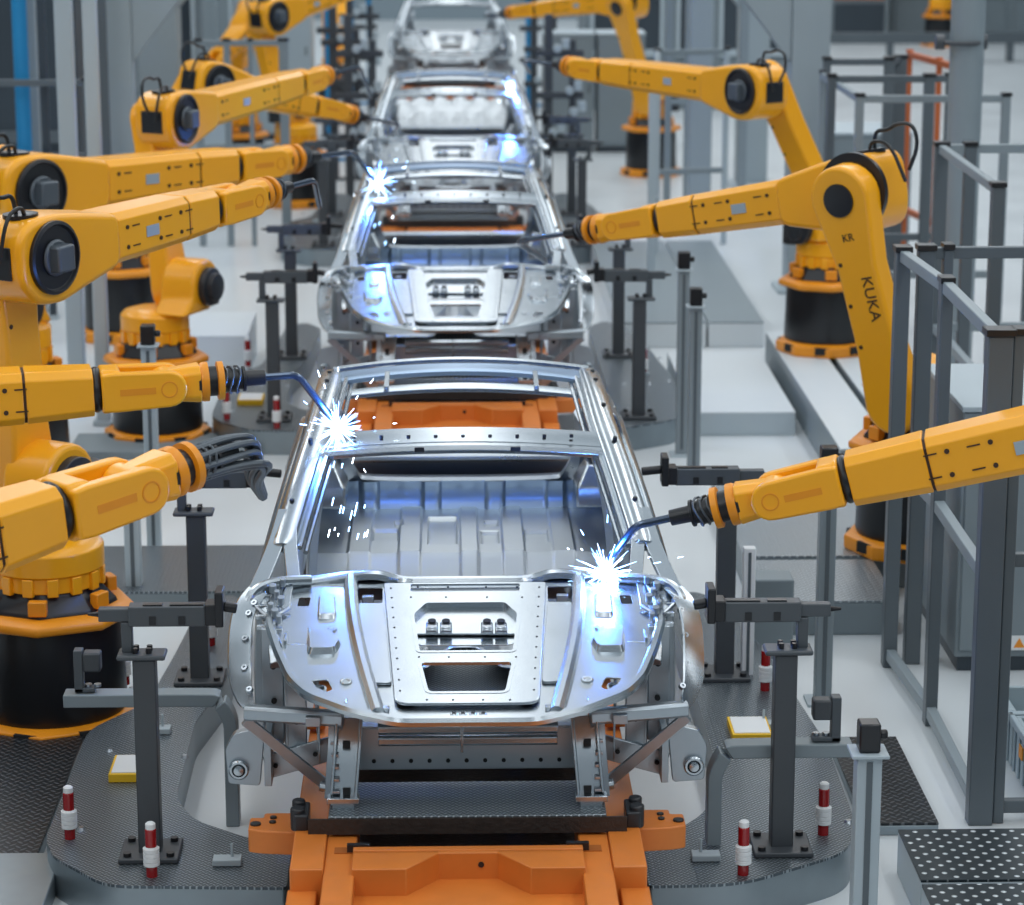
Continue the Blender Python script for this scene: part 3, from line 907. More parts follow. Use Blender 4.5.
# ------------------------------------------------------------------ clamp stands
def clamp_stand(s, Y, label, arm_z=1.23, reach=.95):
    x = CX+s*1.33
    root = thing('clamp_stand', label, 'clamp stand', (x, Y, .182), 'dark clamp stands holding the car bodies')
    m = MB(); m.bx(x-.047, x+.047, Y-.047, Y+.047, .20, 1.05); obj('post', m, M_DKST, root, .006)
    m = MB(); m.bx(x-.125, x+.125, Y-.12, Y+.12, .182, .205); bp = obj('base_plate', m, M_DKST, root, .006)
    for a in (-1, 1):
        for b in (-1, 1):
            m = MB(); m.cyl((x+a*.09, Y+b*.085, .205), (x+a*.09, Y+b*.085, .222), .017, seg=10); obj('bolt', m, M_BLK, bp)
    m = MB(); m.bx(x-.10+s*.01, x+.10+s*.01, Y-.06, Y+.06, 1.05, 1.072)
    tp = obj('top_plate', m, M_ARM, root, .008)
    m = MB()
    for a in (-.02, .035): 
        for b in (-.02, .02): m.cyl((x+s*a, Y+b, 1.07), (x+s*a, Y+b, 1.095), .012, seg=8)
    obj('bolt', m, M_BLK, tp)
    m = MB(); m.bx(x+s*.07-.022, x+s*.07+.022, Y-.01, Y+.045, 1.07, arm_z-.03); obj('bracket', m, M_ARM, root, .004)
    xi = CX+s*1.07; xo = CX+s*1.47
    m = MB(); m.bx(min(xi, xo-s*.08), max(xi, xo-s*.08), Y-.02, Y+.06, arm_z-.045, arm_z+.04)
    m.box(((xo-s*.02), Y+.02, arm_z), (.13, .05, .055))
    arm = obj('clamp_arm', m, M_ARM, root, .005)
    m = MB(); m.bx(*sorted((CX+s*1.08, CX+s*1.22)), Y-.005, Y+.03, arm_z+.036, arm_z+.046)
    m.bx(*sorted((CX+s*1.25, CX+s*1.33)), Y-.005, Y+.03, arm_z+.036, arm_z+.046)
    for q in (1.17, 1.29): m.box((CX+s*q, Y-.02, arm_z-.018), (.028, .008, .035))
    m.cyl((xo+s*.03, Y+.02, arm_z), (xo+s*.09, Y+.02, arm_z), .014, .006, seg=10)
    obj('slide_slot', m, M_BLK, arm)
    m = MB(); m.box((CX+s*1.05, Y+.02, arm_z+.005), (.05, .10, .09)); m.box((CX+s*1.015, Y+.02, arm_z+.03), (.035, .12, .15))
    m.cyl((CX+s*1.0, Y+.02, arm_z+.03), (CX+s*reach, Y+.02, arm_z+.02), .022, seg=12)
    obj('clamp_head', m, M_BLK, root, .006)
    return root
side = {-1: 'left', 1: 'right'}
for s in (-1, 1):
    for k, (Y, lb) in enumerate(((10.47, 'nearest dark clamp stand on the %s, at the foremost body'),
                              (12.80, 'dark clamp stand on the %s at the rear door of the foremost car body'),
                              (18.85, 'dark clamp stand on the %s at the front corner of the second car body'),
                              (21.15, 'dark clamp stand on the %s at the rear door of the second car body'),
                              (27.0, 'blurred clamp stand on the %s at the front corner of the third car body'),
                              (29.2, 'blurred clamp stand on the %s at the rear of the third car body'))):
        clamp_stand(s, Y, lb % side[s], reach=.945 if k % 2 == 0 else .90)

# ------------------------------------------------------------------ red and white signal rods on the platforms
def signal_rod(x, y, label):
    root = thing('signal_rod', label, 'signal rod', (x, y, .182), 'red and white rods on the platforms')
    m = MB(); m.lathe((x, y, .182), (0, 0, 1), [(.024, 0), (.024, .205), (.02, .21)], 16); obj('red_tube', m, M_RED, root)
    m = MB(); m.lathe((x, y, .39), (0, 0, 1), [(.021, 0), (.021, .022), (.014, .028)], 16); obj('cap', m, M_WHT, root)
    m = MB()
    pr = [(.026, 0)]
    for k in range(4): pr += [(.034, .002+.02*k), (.034, .016+.02*k), (.030, .017+.02*k)]
    m.lathe((x, y, .23), (0, 0, 1), pr+[(.026, .083)], 18); obj('ribbed_collar', m, M_WHT, root)
    return root
for (px, py, lb) in ((70, 838, 'leftmost red and white rod on the near left platform edge'), (152, 876, 'red and white rod in front of the nearest left clamp stand base'),
                     (125, 684, 'red and white rod behind the nearest left clamp stand post'), (211, 645, 'red and white rod beside the second left clamp stand'),
                     (743, 874, 'red and white rod in front of the nearest right clamp stand base'), (823, 834, 'rightmost red and white rod on the near right platform edge'),
                     (765, 690, 'red and white rod behind the nearest right clamp stand post'),
                     (227, 419, 'red and white rod left of the front left clamp stand, second body'), (277, 428, 'red and white rod at the foot of the front left clamp stand, second body'),
                     (248, 366, 'red and white rod before the white block left of the second car body'), (644, 375, 'small red and white rod right of the rear clamp stand of the second car body')):
    p = atz(px, py, .182); signal_rod(p.x, p.y, lb)

# yellow and white boxes
for (px, py, lb) in ((130, 781, 'flat white-topped yellow box on the near left platform'), (752, 741, 'flat white-topped yellow box on the near right platform'), (250, 405, 'flat white-topped yellow box on the left platform beside the second car body')):
    p = atz(px, py, .182)
    root = thing('flat_box', lb, 'box', p)
    m = MB(); m.bx(p.x-.095, p.x+.095, p.y-.02, p.y+.24, .182, .222); obj('body', m, M_YBOX, root, .003)
    m = MB(); m.bx(p.x-.083, p.x+.085, p.y-.005, p.y+.225, .2221, .226); obj('lid', m, M_WHT, root)

# bent bracket bars with sensor heads
def bent_bar(s, Y, xe, label):
    root = thing('bent_bracket', label, 'bracket', (CX+s*1.0, Y, 0))
    m = MB()
    m.sweep([V((CX+s*xe, Y, .60)), V((CX+s*1.16, Y, .60)), V((CX+s*1.10, Y, .595)), V((CX+s*1.05, Y, .50)), V((CX+s*1.05, Y, .42)), V((CX+s*1.05, Y, .0))] , [(-.05, -.03), (-.05, .03), (.05, .03), (.05, -.03)], (0, 1, 0) if False else V((s*.7, 0, .7)), smooth=2)
    obj('bar', m, M_GRY, root, .005)
    x = CX+s*(xe-.07)
    m = MB(); m.bx(x-.02, x+.02, Y-.03, Y+.03, .635, .83); m.bx(x-.02, x+.07 if s < 0 else x+.02, Y-.03, Y+.03, .635, .655) if s < 0 else m.bx(x-.10, x+.02, Y-.03, Y+.03, .635, .655)
    obj('upright', m, M_ARM, root, .004)
    m = MB(); m.box((x-s*.06, Y, .775), (.08, .07, .09)); sb = obj('sensor_head', m, M_DKST, root, .01)
    m = MB(); 
    for a in (.04, .08): m.cyl((x-s*a, Y, .655), (x-s*a, Y, .668), .016, seg=10)
    obj('screw', m, M_MET2, root)
bent_bar(-1, 11.28, 1.79, 'grey bent bar with a square sensor head left of the foremost body')
bent_bar(1, 10.55, 1.63, 'grey bent bar with a black sensor head right of the foremost body')

# ================================================================== ROBOTS
def robot(label, base, S, E, W, T, arm_side=-1, riser=.6, z0=0.0, rr=.33, torch=True, near=1, text=None, hose=True, plate=True, forearm=True, small=False, cables=False, k_=1.0, group='yellow welding robots'):
    base = V((base[0], base[1], z0)); S = V(S); E = V(E); W = V(W); T = V(T)
    S, E, W, T = [base+(q-base)/k_ for q in (S, E, W, T)]
    root = thing('welding_robot', label, 'robot', base, group)
    bx_, by = base.x, base.y
    z = z0
    seg = 40
    # base flange: notched ring
    m = MB()
    m.lathe((bx_, by, z), (0, 0, 1), [(rr*1.18, 0), (rr*1.2, .02), (rr*1.2, .08), (rr*1.08, .10)], 8)
    fl = obj('base_flange', m, M_YRING, root, .006)
    m = MB()
    for k in range(8):
        a = math.pi/8+k*math.pi/4+.2
        c = V((bx_+rr*1.10*math.cos(a), by+rr*1.10*math.sin(a), z+.055)); t = V((-math.sin(a), math.cos(a), 0)); n_ = V((math.cos(a), math.sin(a), 0))
        m.box(c, (.12, .03, .06), (t, n_, V((0, 0, 1))))
    obj('flange_notch', m, M_HOLE, fl)
    m = MB(); m.lathe((bx_, by, z+.10), (0, 0, 1), [(rr*.98, 0), (rr, .02), (rr*.97, riser-.18), (rr*.95, riser-.12)], seg)
    obj('riser', m, M_RISER, root)
    zt = z+riser
    m = MB(); m.lathe((bx_, by, zt-.03), (0, 0, 1), [(rr*1.0, 0), (rr*1.17, .015), (rr*1.18, .05), (rr*1.08, .075), (rr*.9, .078)], 8)
    obj('top_flange', m, M_YRING, root, .012)
    m = MB(); m.lathe((bx_, by, zt+.045), (0, 0, 1), [(rr*.92, 0), (rr*.90, .02), (rr*.72, .09), (rr*.70, .12)], 8)
    cl = obj('collar', m, M_BLK, root, .006)
    m = MB()
    for k in range(6):
        a = k*math.pi/3-.55
        m.box((bx_+rr*.86*math.cos(a), by+rr*.86*math.sin(a), zt+.10), (.05, .09, .075), (V((math.cos(a), math.sin(a), 0)), V((-math.sin(a), math.cos(a), 0)), V((0, 0, 1))))
    obj('collar_block', m, M_YRING, cl, .006)
    # turret with castellations
    rt = rr*.74
    m = MB(); m.lathe((bx_, by, zt+.15), (0, 0, 1), [(rt*.96, 0), (rt*.96, .08), (rt*1.02, .085), (rt*1.02, .19), (rt*.9, .22), (rt*.6, .24)], seg)
    for k in range(14):
        a = k*2*math.pi/14
        m.box((bx_+rt*.97*math.cos(a), by+rt*.97*math.sin(a), zt+.185), (.03, .055, .09), (V((math.cos(a), math.sin(a), 0)), V((-math.sin(a), math.cos(a), 0)), V((0, 0, 1))))
    obj('turret', m, M_YEL, root, .005)
    # side vector: horizontal, towards the camera
    fd = (W-E); n = V((fd.y, -fd.x, 0)).normalized()
    if n.y > 0: n = -n
    # shoulder housing
    hz = V((0, 0, 1))
    m = MB()
    pol = []
    for k in range(20):
        a = 2*math.pi*k/20; pol.append((.20*math.cos(a), .20*math.sin(a)))
    hd = V((-n.y, n.x, 0))
    off = (V((bx_, by, 0))-V((S.x, S.y, 0))).dot(hd)
    q = [(math.cos(a)*.20, math.sin(a)*.20) for a in [math.pi*(k/12) for k in range(13)]]
    bot = -(S.z-(zt+.36)); off = max(-.16, min(.16, off))
    q += [(-.21, max(-.10, bot*.4)), (off-.19, bot), (off+.19, bot), (.21, max(-.10, bot*.4))]
    m.prism(q, S, hd, hz, n, -.14, .14)
    sh = obj('shoulder_housing', m, M_YEL, root, .03, 3)
    m = MB(); m.prism([(p[0]*.0+x_, y_) for p, (x_, y_) in zip(q, q)], S-hz*.0, hd*.6, hz*.6, n, -.2, .0) if False else None
    m2 = MB(); sgn = -arm_side
    m2.lathe(S+n*(sgn*.14), n*sgn, [(.14, 0), (.14, .05), (.10, .06), (.10, .09), (.05, .10)], 28)
    obj('shoulder_motor', m2, M_BLKM, sh, .004)
    # counterweight / rear motor on the shoulder
    m = MB(); c = S-hd*(.26 if (S-V((bx_, by, S.z))).dot(hd) <= 0 else -.26)-hz*.08
    m.cyl(c-hz*.10, c+hz*.13, .085, seg=20); m.box(c+hz*.0, (.13, .16, .12))
    obj('rear_motor', m, M_BLKM, sh, .008)
    # lower arm
    a_ = E-S; d, nn, u = frame(a_, n); Ln = a_.length
    tv = d; na = (n-d*n.dot(d)).normalized(); sv = na.cross(d).normalized()
    pts = []
    r0, rm, r1 = .165, .125, (.185 if arm_side > 0 else .15)
    for k in range(13):
        t = math.pi*(0.5+k/12); pts.append((r0*math.cos(t), r0*math.sin(t)))
    pts += [(Ln*.28, -rm*1.04), (Ln*.68, -rm)]
    for k in range(13):
        t = -math.pi/2+math.pi*k/12; pts.append((Ln+r1*math.cos(t), r1*math.sin(t)))
    pts += [(Ln*.68, rm), (Ln*.28, rm*1.04)]
    if arm_side > 0: t0, t1 = .155, .30
    else: t0, t1 = -.24, -.08
    m = MB(); m.prism(pts, S, tv, sv, na, t0, t1)
    la = obj('lower_arm', m, M_YEL, root, .022, 3)
    if arm_side > 0:
        m = MB(); m.lathe(E+na*.292, na, [(.092, 0), (.092, .018), (.085, .019)], 28); obj('hub_cover', m, M_BLK, la)
        m = MB(); m.lathe(E+n*.13, n, [(.215, 0), (.215, .03), (.15, .032)], 36); obj('joint_ring', m, M_BLK, la)
    # a row of screw heads, name plate
    m = MB()
    for t in (.3, .5, .7):
        c = S+d*(Ln*t)+sv*(rm*.72)+na*t1
        m.cyl(c, c+na*.004, .012, seg=8)
    obj('screw', m, M_MARK, la)
    if plate:
        m = MB(); c = S+d*(Ln*.30)+na*t1
        m.box(c, (.12, .05, .006), (sv, d, na)); obj('name_plate', m, M_LABEL, la)
    # elbow housing
    L_ = fd.length; fd = fd.normalized(); fu = n.cross(fd)
    if fu.z < 0: fu = -fu
    FN = (.19, .125)
    te = min(.52, L_*.34)
    bk = .235 if arm_side < 0 else .17
    pts = [(-bk, -.10), (-bk, .13), (-.13, .195), (.06, .20), (.22, .178), (te, .128), (te, -.128), (.24, -.19), (.06, -.235), (-.12, -.215)]
    m = MB(); m.prism(fillet(pts, .06, 3), E, fd, fu, n, -.145, .145)
    eh = obj('elbow_housing', m, M_YEL, root, .03, 3)
    if arm_side < 0:
        m = MB(); m.lathe(E+n*.142, n, [(.178, 0), (.178, .022), (.160, .03), (.152, .012), (.10, .012)], 36); em = obj('elbow_motor', m, M_BLK, eh, .002)
        m = MB(); m.box(E+n*.19, (.12, .13, .085), (fd, fu, n)); m.cyl(E+n*.15, E+n*.175, .09, seg=20); obj('motor_block', m, M_GREYM, em, .02)
        m = MB(); m.box(E+fd*(-.238)+fu*.0, (.012, .16, .17), (fd, fu, n)); obj('rear_cover', m, M_BLK, eh, .012)
    m = MB(); m.lathe(E+fu*.190-fd*.05, fu, [(.085, 0), (.085, .02), (.06, .025)], 20); obj('top_cover', m, M_BLK, eh)
    if hose:
        c = E+fu*.21-fd*.08
        hs = MB()
        q = -1 if True else 1
        hs.tube([c, c+fu*.10-fd*.02, c+fu*.09-fd*.10, c+fu*.12-fd*.17, c+fu*.10-fd*.27, c-fu*.02-fd*.28, c-fu*.14-fd*.20], .011, 8, 3)
        hs.tube([c+n*.05, c+fu*.05+n*.06-fd*.03, c-fd*.15+n*.07+fu*.02, c-fd*.2-fu*.2+n*.05], .010, 8, 3)
        obj('hose', hs, M_HOSE, root)
    # forearm in two segments
    tw = L_-.484
    def seg_(t0_, t1_, w0, h0, w1, h1, ch=.035):
        m = MB(); m.beam(E+fd*t0_, E+fd*t1_, w0, h0, w1, h1, n=n, ch=ch); return m
    t2 = te+(tw-te)*.68
    f1 = obj('forearm', seg_(te-.01, t2, .275, .255, .235, .235), M_YEL, root, .006)
    m = seg_(t2, t2+.012, .222, .222, .222, .222); obj('seam', m, M_MARK, f1)
    f2 = obj('forearm_sleeve', seg_(t2+.012, tw, .235, .235, .205, .215), M_YEL, root, .006)
    m = MB()
    for tt in (te+.06, t2-.26, t2-.08):
        for hh in (-.05, .05):
            wv = .275+(0.235-.275)*((tt-te)/max(.05, (t2-te)))
            c = E+fd*tt+fu*hh+n*(wv/2-.002)
            m.cyl(c, c+n*.008, .011, seg=8)
            m.box(c+fd*.07+n*.003, (.055, .006, .003), (fd, fu, n))
    obj('screw', m, M_MARK, f1)
    if text or plate:
        m = MB(); c = E+fd*(te+(t2-te)*.45)+n*(.128+.002)
        m.box(c, (.10, .055, .008), (fd, fu, n)); obj('sticker', m, M_LABEL, f1)
    # wrist
    m = MB(); m.lathe(E+fd*tw, fd, [(.098, 0), (.104, .012), (.104, .022), (.096, .034)], 24); obj('joint_seal', m, M_BLK, root)
    y0_ = tw+.034
    m = MB(); m.beam(E+fd*y0_, E+fd*(y0_+.09), .225, .20, .235, .19, n=n, ch=.04)
    for k in (-1, 1):
        cp = []
        for i in range(11):
            t = -math.pi/2+math.pi*i/10; cp.append((.30+.082*math.cos(t), .082*math.sin(t)))
        cp += [(.06, .09), (.0, .085), (.0, -.085), (.06, -.09)]
        a0, a1 = (.062, .118) if k > 0 else (-.118, -.062)
        m.prism(cp, E+fd*y0_, fd, fu, n, a0, a1)
    yk = obj('wrist_fork', m, M_YEL, root, .012, 3)
    m = MB()
    for k in (-1, 1):
        m.lathe(E+fd*(y0_+.30)+n*(k*.116), n*k, [(.038, 0), (.038, .004), (.032, .0045), (.032, .001), (.001, .001)], 20)
        m.box(E+fd*(y0_+.16)+n*(k*.117), (.16, .03, .004), (fd, fu, n))
    obj('pivot_cap', m, M_YRING, yk)
    m = MB(); m.cyl(E+fd*(y0_+.29)-n*.06, E+fd*(y0_+.29)+n*.06, .075, seg=24); m.beam(E+fd*(y0_+.27), E+fd*(y0_+.45), .12, .14, .16, .17, n=n, ch=.03)
    wb = obj('wrist_block', m, M_YEL, root, .008)
    f0 = E+fd*(y0_+.45)
    m = MB(); m.lathe(f0, fd, [(.085, 0), (.09, .012), (.09, .036), (.07, .038)], 24); m.lathe(f0+fd*.075, fd, [(.07, 0), (.088, .004), (.088, .03), (.06, .034)], 24)
    obj('tool_flange', m, M_YRING, root)
    m = MB(); m.cyl(f0-fd*.012, f0+fd*.005, .082, seg=24); m.cyl(f0+fd*.03, f0+fd*.08, .068, seg=20)
    m.lathe(f0+fd*.105, fd, [(.055, 0), (.058, .06), (.048, .062), (.048, .085), (.058, .088), (.058, .10), (.036, .104), (.034, .19), (.012, .195)], 18)
    tm = obj('torch_mount', m, M_BLK, root)
    m = MB()
    for k in range(3):
        pts = []
        for i in range(14):
            a = 2*math.pi*(i/13)+k; pts.append(f0+fd*(.11+.03*k+.012*math.sin(a*2))+n*(.062*math.cos(a))+fu*(.062*math.sin(a)))
        m.tube(pts, .005, 6, 0)
    for k in range(3):
        a = 1.0+k*1.3
        m.tube([f0-fd*.16+n*(.05*math.cos(a))+fu*.10, f0-fd*.02+n*(.06*math.cos(a))+fu*.11, f0+fd*.09+n*(.07*math.cos(a))+fu*.07, f0+fd*.22+n*(.05*math.cos(a))+fu*.05], .008, 6, 2) if k == 9 else None
    obj('cable_loop', m, M_GREYM, tm)
    if torch:
        c0 = f0+fd*.28
        if not cables:
            mid1 = c0+fd*((T-c0).length*.42)+V((0, 0, .0))
            m = MB(); m.tube([c0, c0+(mid1-c0)*.6, mid1, mid1+(T-mid1)*.35, mid1+(T-mid1)*.8, T+(mid1-T)*.04], lambda t: .017 if t < .85 else .017-.008*(t-.85)/.15, 10, 2)
            tt = obj('torch', m, mat('torch_steel', (.10, .13, .18), .22, metal=.9) if 'torch_steel' not in MATS else MATS['torch_steel'], root)
        else:
            m = MB()
            for k in range(9):
                a = k*.7; o_ = n*(.045*math.cos(a))+fu*(.045*math.sin(a))
                m.tube([f0+fd*.10+o_*1.2, c0+o_*1.3, c0+fd*.10+o_*1.1-hz*.01+n*.01*k, T+(c0-T)*.35+o_*.9+hz*.03, T+o_*.35], .012, 8, 2)
            obj('cable_bundle', m, MATS['grey_motor'], root)
    root.scale = (k_, k_, k_)
    return root, la, (S, E, d, sv, na, t1, Ln)

def R(px, py, Y): return aty(px, py, Y)
# left row, near to far
robot('robot entering at the left edge, torch welding the left pillar of the foremost body',
      (-3.75, 11.2), (-3.7, 11.3, 1.15), (-3.05, 11.35, R(-250, 415, 11.35).z), R(200, 382, 11.75), V((CX-.585, 11.83, 1.73)), -1, hose=False)
robot('nearest left robot, large forearm in front with a bundle of grey cables',
      (-3.5, 8.15), (-3.4, 8.3, 1.1), R(-330, 640, 8.5), R(166, 474, 9.9), R(262, 494, 10.6), -1, k_=1.13, cables=True, hose=False)
robot('robot on the big black pedestal at the left edge, tall upright arm',
      (-1.98, 12.66), (-1.97, 12.75, 1.24), R(30, 255, 12.6), R(258, 195, 14.2), R(320, 209, 15.0), -1, rr=.37)
robot('left robot whose torch welds the left roof corner of the second body',
      (-2.95, 17.5), (-2.95, 17.4, 1.3), R(22, 190, 17.0), R(284, 160, 18.9), V((CX-.60, 20.0, 1.76)), -1, k_=1.2)
robot('left robot behind the light grey pipe post, with a visible round shoulder disc',
      (-2.12, 19.0), R(190, 285, 19.05), R(168, 118, 19.3), R(320, 77, 21.6), R(372, 100, 22.9), -1)
robot('half hidden left robot, forearm ending at the left pillar of the third body',
      (-2.85, 23.0), (-2.75, 23.1, 1.1), R(208, 84, 23.3), R(345, 113, 24.6), R(392, 137, 25.9), -1)
robot('far left robot whose forearm leaves the picture at the top edge',
      (-1.76, 31.3), R(290, 105, 31.3), R(269, 16, 31.3), R(358, -12, 32.6), R(380, 0, 33.4), -1)
robot('far left robot bending its forearm down to the left behind the top one',
      (-2.6, 33.4), (-2.45, 33.4, 1.1), R(258, 14, 33.2), R(205, 74, 32.2), R(196, 92, 32), -1, torch=False)
robot('small distant orange robot left of the farthest body',
      (-1.62, 40.6), (-1.6, 40.6, 1.1), R(338, 8, 40.6), R(336, 60, 39.6), R(334, 80, 39.2), -1, torch=False, hose=False)
# right row
robot('nearest right robot, forearm entering at the right edge, torch welding the foremost cowl',
      (4.4, 10.4), (4.3, 10.4, 1.2), R(1235, 393, 10.35), R(738, 503, 10.75), V((CX+.60, 10.93, 1.29)), -1, hose=False)
r2 = robot('right robot with a dark elbow hole and lettering on its lower arm',
      (2.78, 15.15), R(918, 392, 15.0), R(868, 189, 15.1), R(604, 228, 16.4), R(548, 262, 17.6), 1, text=True, plate=False, z0=.2, k_=1.05)
r3 = robot('right robot on a black pedestal, round black disc at its elbow',
      (3.04, 20.75), R(815, 225, 20.7), R(755, 90, 20.6), R(575, 67, 22.6), R(530, 74, 24.0), -1, z0=.30, riser=.55)
robot('far right robot at the top edge with forearm pointing left to the farthest body',
      (2.66, 34.0), R(658, 95, 33.8), R(632, 0, 33.6), R(515, 12, 35.2), R(505, 18, 36.2), 1)
robot('distant robot seen at the top right behind the round pillar',
      (10.15, 54.3), (10.2, 54.3, 1.1), (10.5, 54.3, 2.2), (9.3, 54.5, 2.2), (8.9, 54.5, 1.9), -1, hose=False)

def text_mesh(name, s_, size, O, A, B, m, parent, th=.002):
    cu = bpy.data.curves.new(name, 'FONT'); cu.body = s_; cu.size = size; cu.extrude = th; cu.align_x = 'CENTER'; cu.align_y = 'CENTER'
    tmp = bpy.data.objects.new(name, cu); COL.objects.link(tmp)
    dg = bpy.context.evaluated_depsgraph_get(); me = bpy.data.meshes.new_from_object(tmp.evaluated_get(dg))
    COL.objects.unlink(tmp); bpy.data.objects.remove(tmp)
    A = V(A); B = V(B); N = A.cross(B).normalized(); chain = V((0, 0, 0)); q = parent
    while q is not None: chain += q.location; q = q.parent
    for v in me.vertices: v.co = V(O)+A*v.co.x+B*v.co.y+N*v.co.z-chain
    me.materials.clear(); me.materials.append(m)
    o = bpy.data.objects.new(name, me); COL.objects.link(o); o.parent = parent
    return o
S_, E_, d_, sv_, n_, t1_, Ln_ = r2[2]
rgt = -d_; upv = n_.cross(rgt)
text_mesh('lettering', 'KUKA', .095, S_+d_*(Ln_*.52)+n_*(t1_+.001)+upv*.05, rgt, upv, M_MARK, r2[1])
text_mesh('lettering', 'KR', .06, S_+d_*(Ln_*.82)+n_*(t1_+.001), d_.cross(n_), d_, M_MARK, r2[1])

# ================================================================== WELDING ARCS AND SPARKS
def arc(p, label, power, n_rays=60, rl=.16, fall=0, rad=.022, seed=1):
    p = V(p); rnd = random.Random(seed)
    root = thing('welding_arc', label, 'welding arc', p, None)
    m = MB(); bmesh.ops.create_icosphere(m.b, subdivisions=2, radius=rad)
    for v in m.b.verts: v.co += p
    obj('arc_core', m, M_ARC, root)
    m = MB(); m2 = MB()
    for k in range(n_rays):
        d = V((rnd.gauss(0, 1), rnd.gauss(0, .6), rnd.gauss(0.1, 1))).normalized()
        l = rl*rnd.uniform(.35, 1.0); a = rad*.6; w = rnd.uniform(.001, .0028)
        (m if k % 4 else m2).cyl(p+d*a, p+d*l, w, .0004, 5)
    for k in range(n_rays//5):
        d = V((rnd.gauss(0, 1), rnd.gauss(0, .6), rnd.gauss(0.3, 1))).normalized()
        q = p+d*rl*rnd.uniform(.9, 1.9); (m2 if k % 2 else m).cyl(q, q+d*rnd.uniform(.008, .035), .0022, .0012, 5)
    for k in range(fall):
        q = p+V((rnd.uniform(-.06, .16), rnd.uniform(-.1, .15), -rnd.uniform(.15, .55)))
        l = rnd.uniform(.012, .045); (m2 if k % 4 == 0 else m).cyl(q, q+V((-.25*l, 0, -l)), .0028, .002, 5)
    sp = obj('blue_sparks', m, M_SPK, root, one=True); sp['kind'] = 'stuff'
    sp = obj('white_sparks', m2, M_SPKW, root, one=True); sp['kind'] = 'stuff'
    l = bpy.data.lights.new('arc_light', 'POINT'); l.energy = power*.17; l.color = (.04, .22, 1.0); l.shadow_soft_size = .03
    o = bpy.data.objects.new('arc_light', l); COL.objects.link(o); o.location = p+V((0, -.06, .11))
    return root
arc((CX-.575, 11.80, 1.715), 'blue-white welding arc on the left pillar of the foremost body, sparks below', 90, 80, .14, 18, .028, 3)
arc((CX+.605, 10.90, 1.275), 'blue-white welding arc at the right end of the foremost cowl', 80, 80, .17, 0, .028, 5)
arc((CX-.585, 20.02, 1.75), 'blue-white welding arc on the left roof corner of the second body', 110, 40, .18, 6, .034, 8)
arc((CX+.62, 28.2, 1.70), 'faint blue welding arc on the right roof corner of the third body', 120, 24, .12, 8, .03, 12)

# ================================================================== POSTS WITH SENSORS
def sensor_post(px, py, top, label, w=.085, m_=M_GRY, cap=True, plate=True):
    p = atz(px, py, 0)
    root = thing('sensor_post', label, 'post', p, 'grey posts along the line')
    m = MB(); m.bx(p.x-w/2, p.x+w/2, p.y-w/2, p.y+w/2, 0, top); po = obj('post', m, m_, root, .005)
    m = MB(); m.bx(p.x-w*.12, p.x+w*.12, p.y-w/2-.004, p.y-w/2+.002, .05, top-.02); obj('groove', m, M_GRYD, po)
    if plate: m = MB(); m.bx(p.x-w, p.x+w, p.y-w, p.y+w, 0, .015); obj('foot_plate', m, M_GRYL, root)
    if cap:
        m = MB(); m.bx(p.x-w*.75, p.x+w*.75, p.y-w*.75, p.y+w*.75, top, top+.014); obj('top_plate', m, M_GRYL, root, .003)
        m = MB(); m.box((p.x, p.y, top+.075), (.085, .09, .12)); m.cyl((p.x+.04, p.y, top+.08), (p.x+.075, p.y, top+.08), .02, seg=12)
        obj('sensor', m, M_BLK, root, .008)
    return root
sensor_post(862, 905+35, .80, 'short light grey post with black sensor at the bottom right', .10, M_GRYL)
sensor_post(822, 702, 1.22, 'grey post standing behind the nearest right forearm, black cap', .085)
sensor_post(693, 478, 1.20, 'nearer grey post of the pair right of the second body', .085)
sensor_post(681, 455, 1.34, 'farther grey post of the pair right of the second body', .08)
sensor_post(746, 707, .85, 'slim white channel post behind the right clamp stand', .062, M_WHT, cap=False)
sensor_post(155, 556, 1.32, 'light grey pipe post in front of the left black pedestal', .085, M_GRYL)
sensor_post(135, 604, .80, 'light grey post under the cable bundle of the nearest left robot', .09, M_GRYL, cap=False)
# small control box behind the white channel post
p = atz(752, 660, 0)
m = MB(); m.bx(p.x, p.x+.22, p.y, p.y+.2, 0, .45)
tag(obj('control_box', m, M_CAB, None, .01), 'grey box on the floor behind the right clamp stand', 'box')

# ================================================================== MATS, PLINTHS
def slab(name, x0, x1, y0, y1, z0, z1, m_, label, cat, side_m=None, bev=.006):
    if side_m:
        root = thing(name, label, cat, ((x0+x1)/2, (y0+y1)/2, z0))
        m = MB(); m.bx(x0, x1, y0, y1, z0, z1-.012); obj('body', m, side_m, root, bev)
        m = MB(); m.bx(x0, x1, y0, y1, z1-.012, z1); obj('top', m, m_, root, .002)
        return root
    m = MB(); m.bx(x0, x1, y0, y1, z0, z1); return tag(obj(name, m, m_, None, bev), label, cat)
slab('floor_mat', -3.6, -1.78, 10.72, 12.38, 0, .07, T_MAT, 'black chequer mat in front of the left black pedestal', 'mat', M_SKIRT)
slab('step_plate', -3.2, -1.66, 9.75, 10.70, 0, .10, M_SKIRT, 'plain grey metal slab at the bottom left corner', 'slab')
slab('floor_mat', 1.86, 2.19, 11.05, 12.2, 0, .06, T_MAT, 'dark chequer mat on the floor right of the near platform', 'mat', M_SKIRT)
slab('studded_step', 1.93, 3.4, 10.06, 10.62, 0, .2, T_DOT, 'dark platform with white studs at the bottom right corner', 'platform', M_GRYL)
slab('studded_step', 1.93, 3.4, 9.2, 10.04, 0, .19, T_DOT, 'nearest strip of the white-studded platform at the bottom right corner', 'platform', M_GRYL)
slab('raised_walkway', 1.75, 2.50, 14.05, 14.9, 0, .2, T_LIGHT, 'light chequer plate walkway behind the right fence', 'platform', M_CAB)
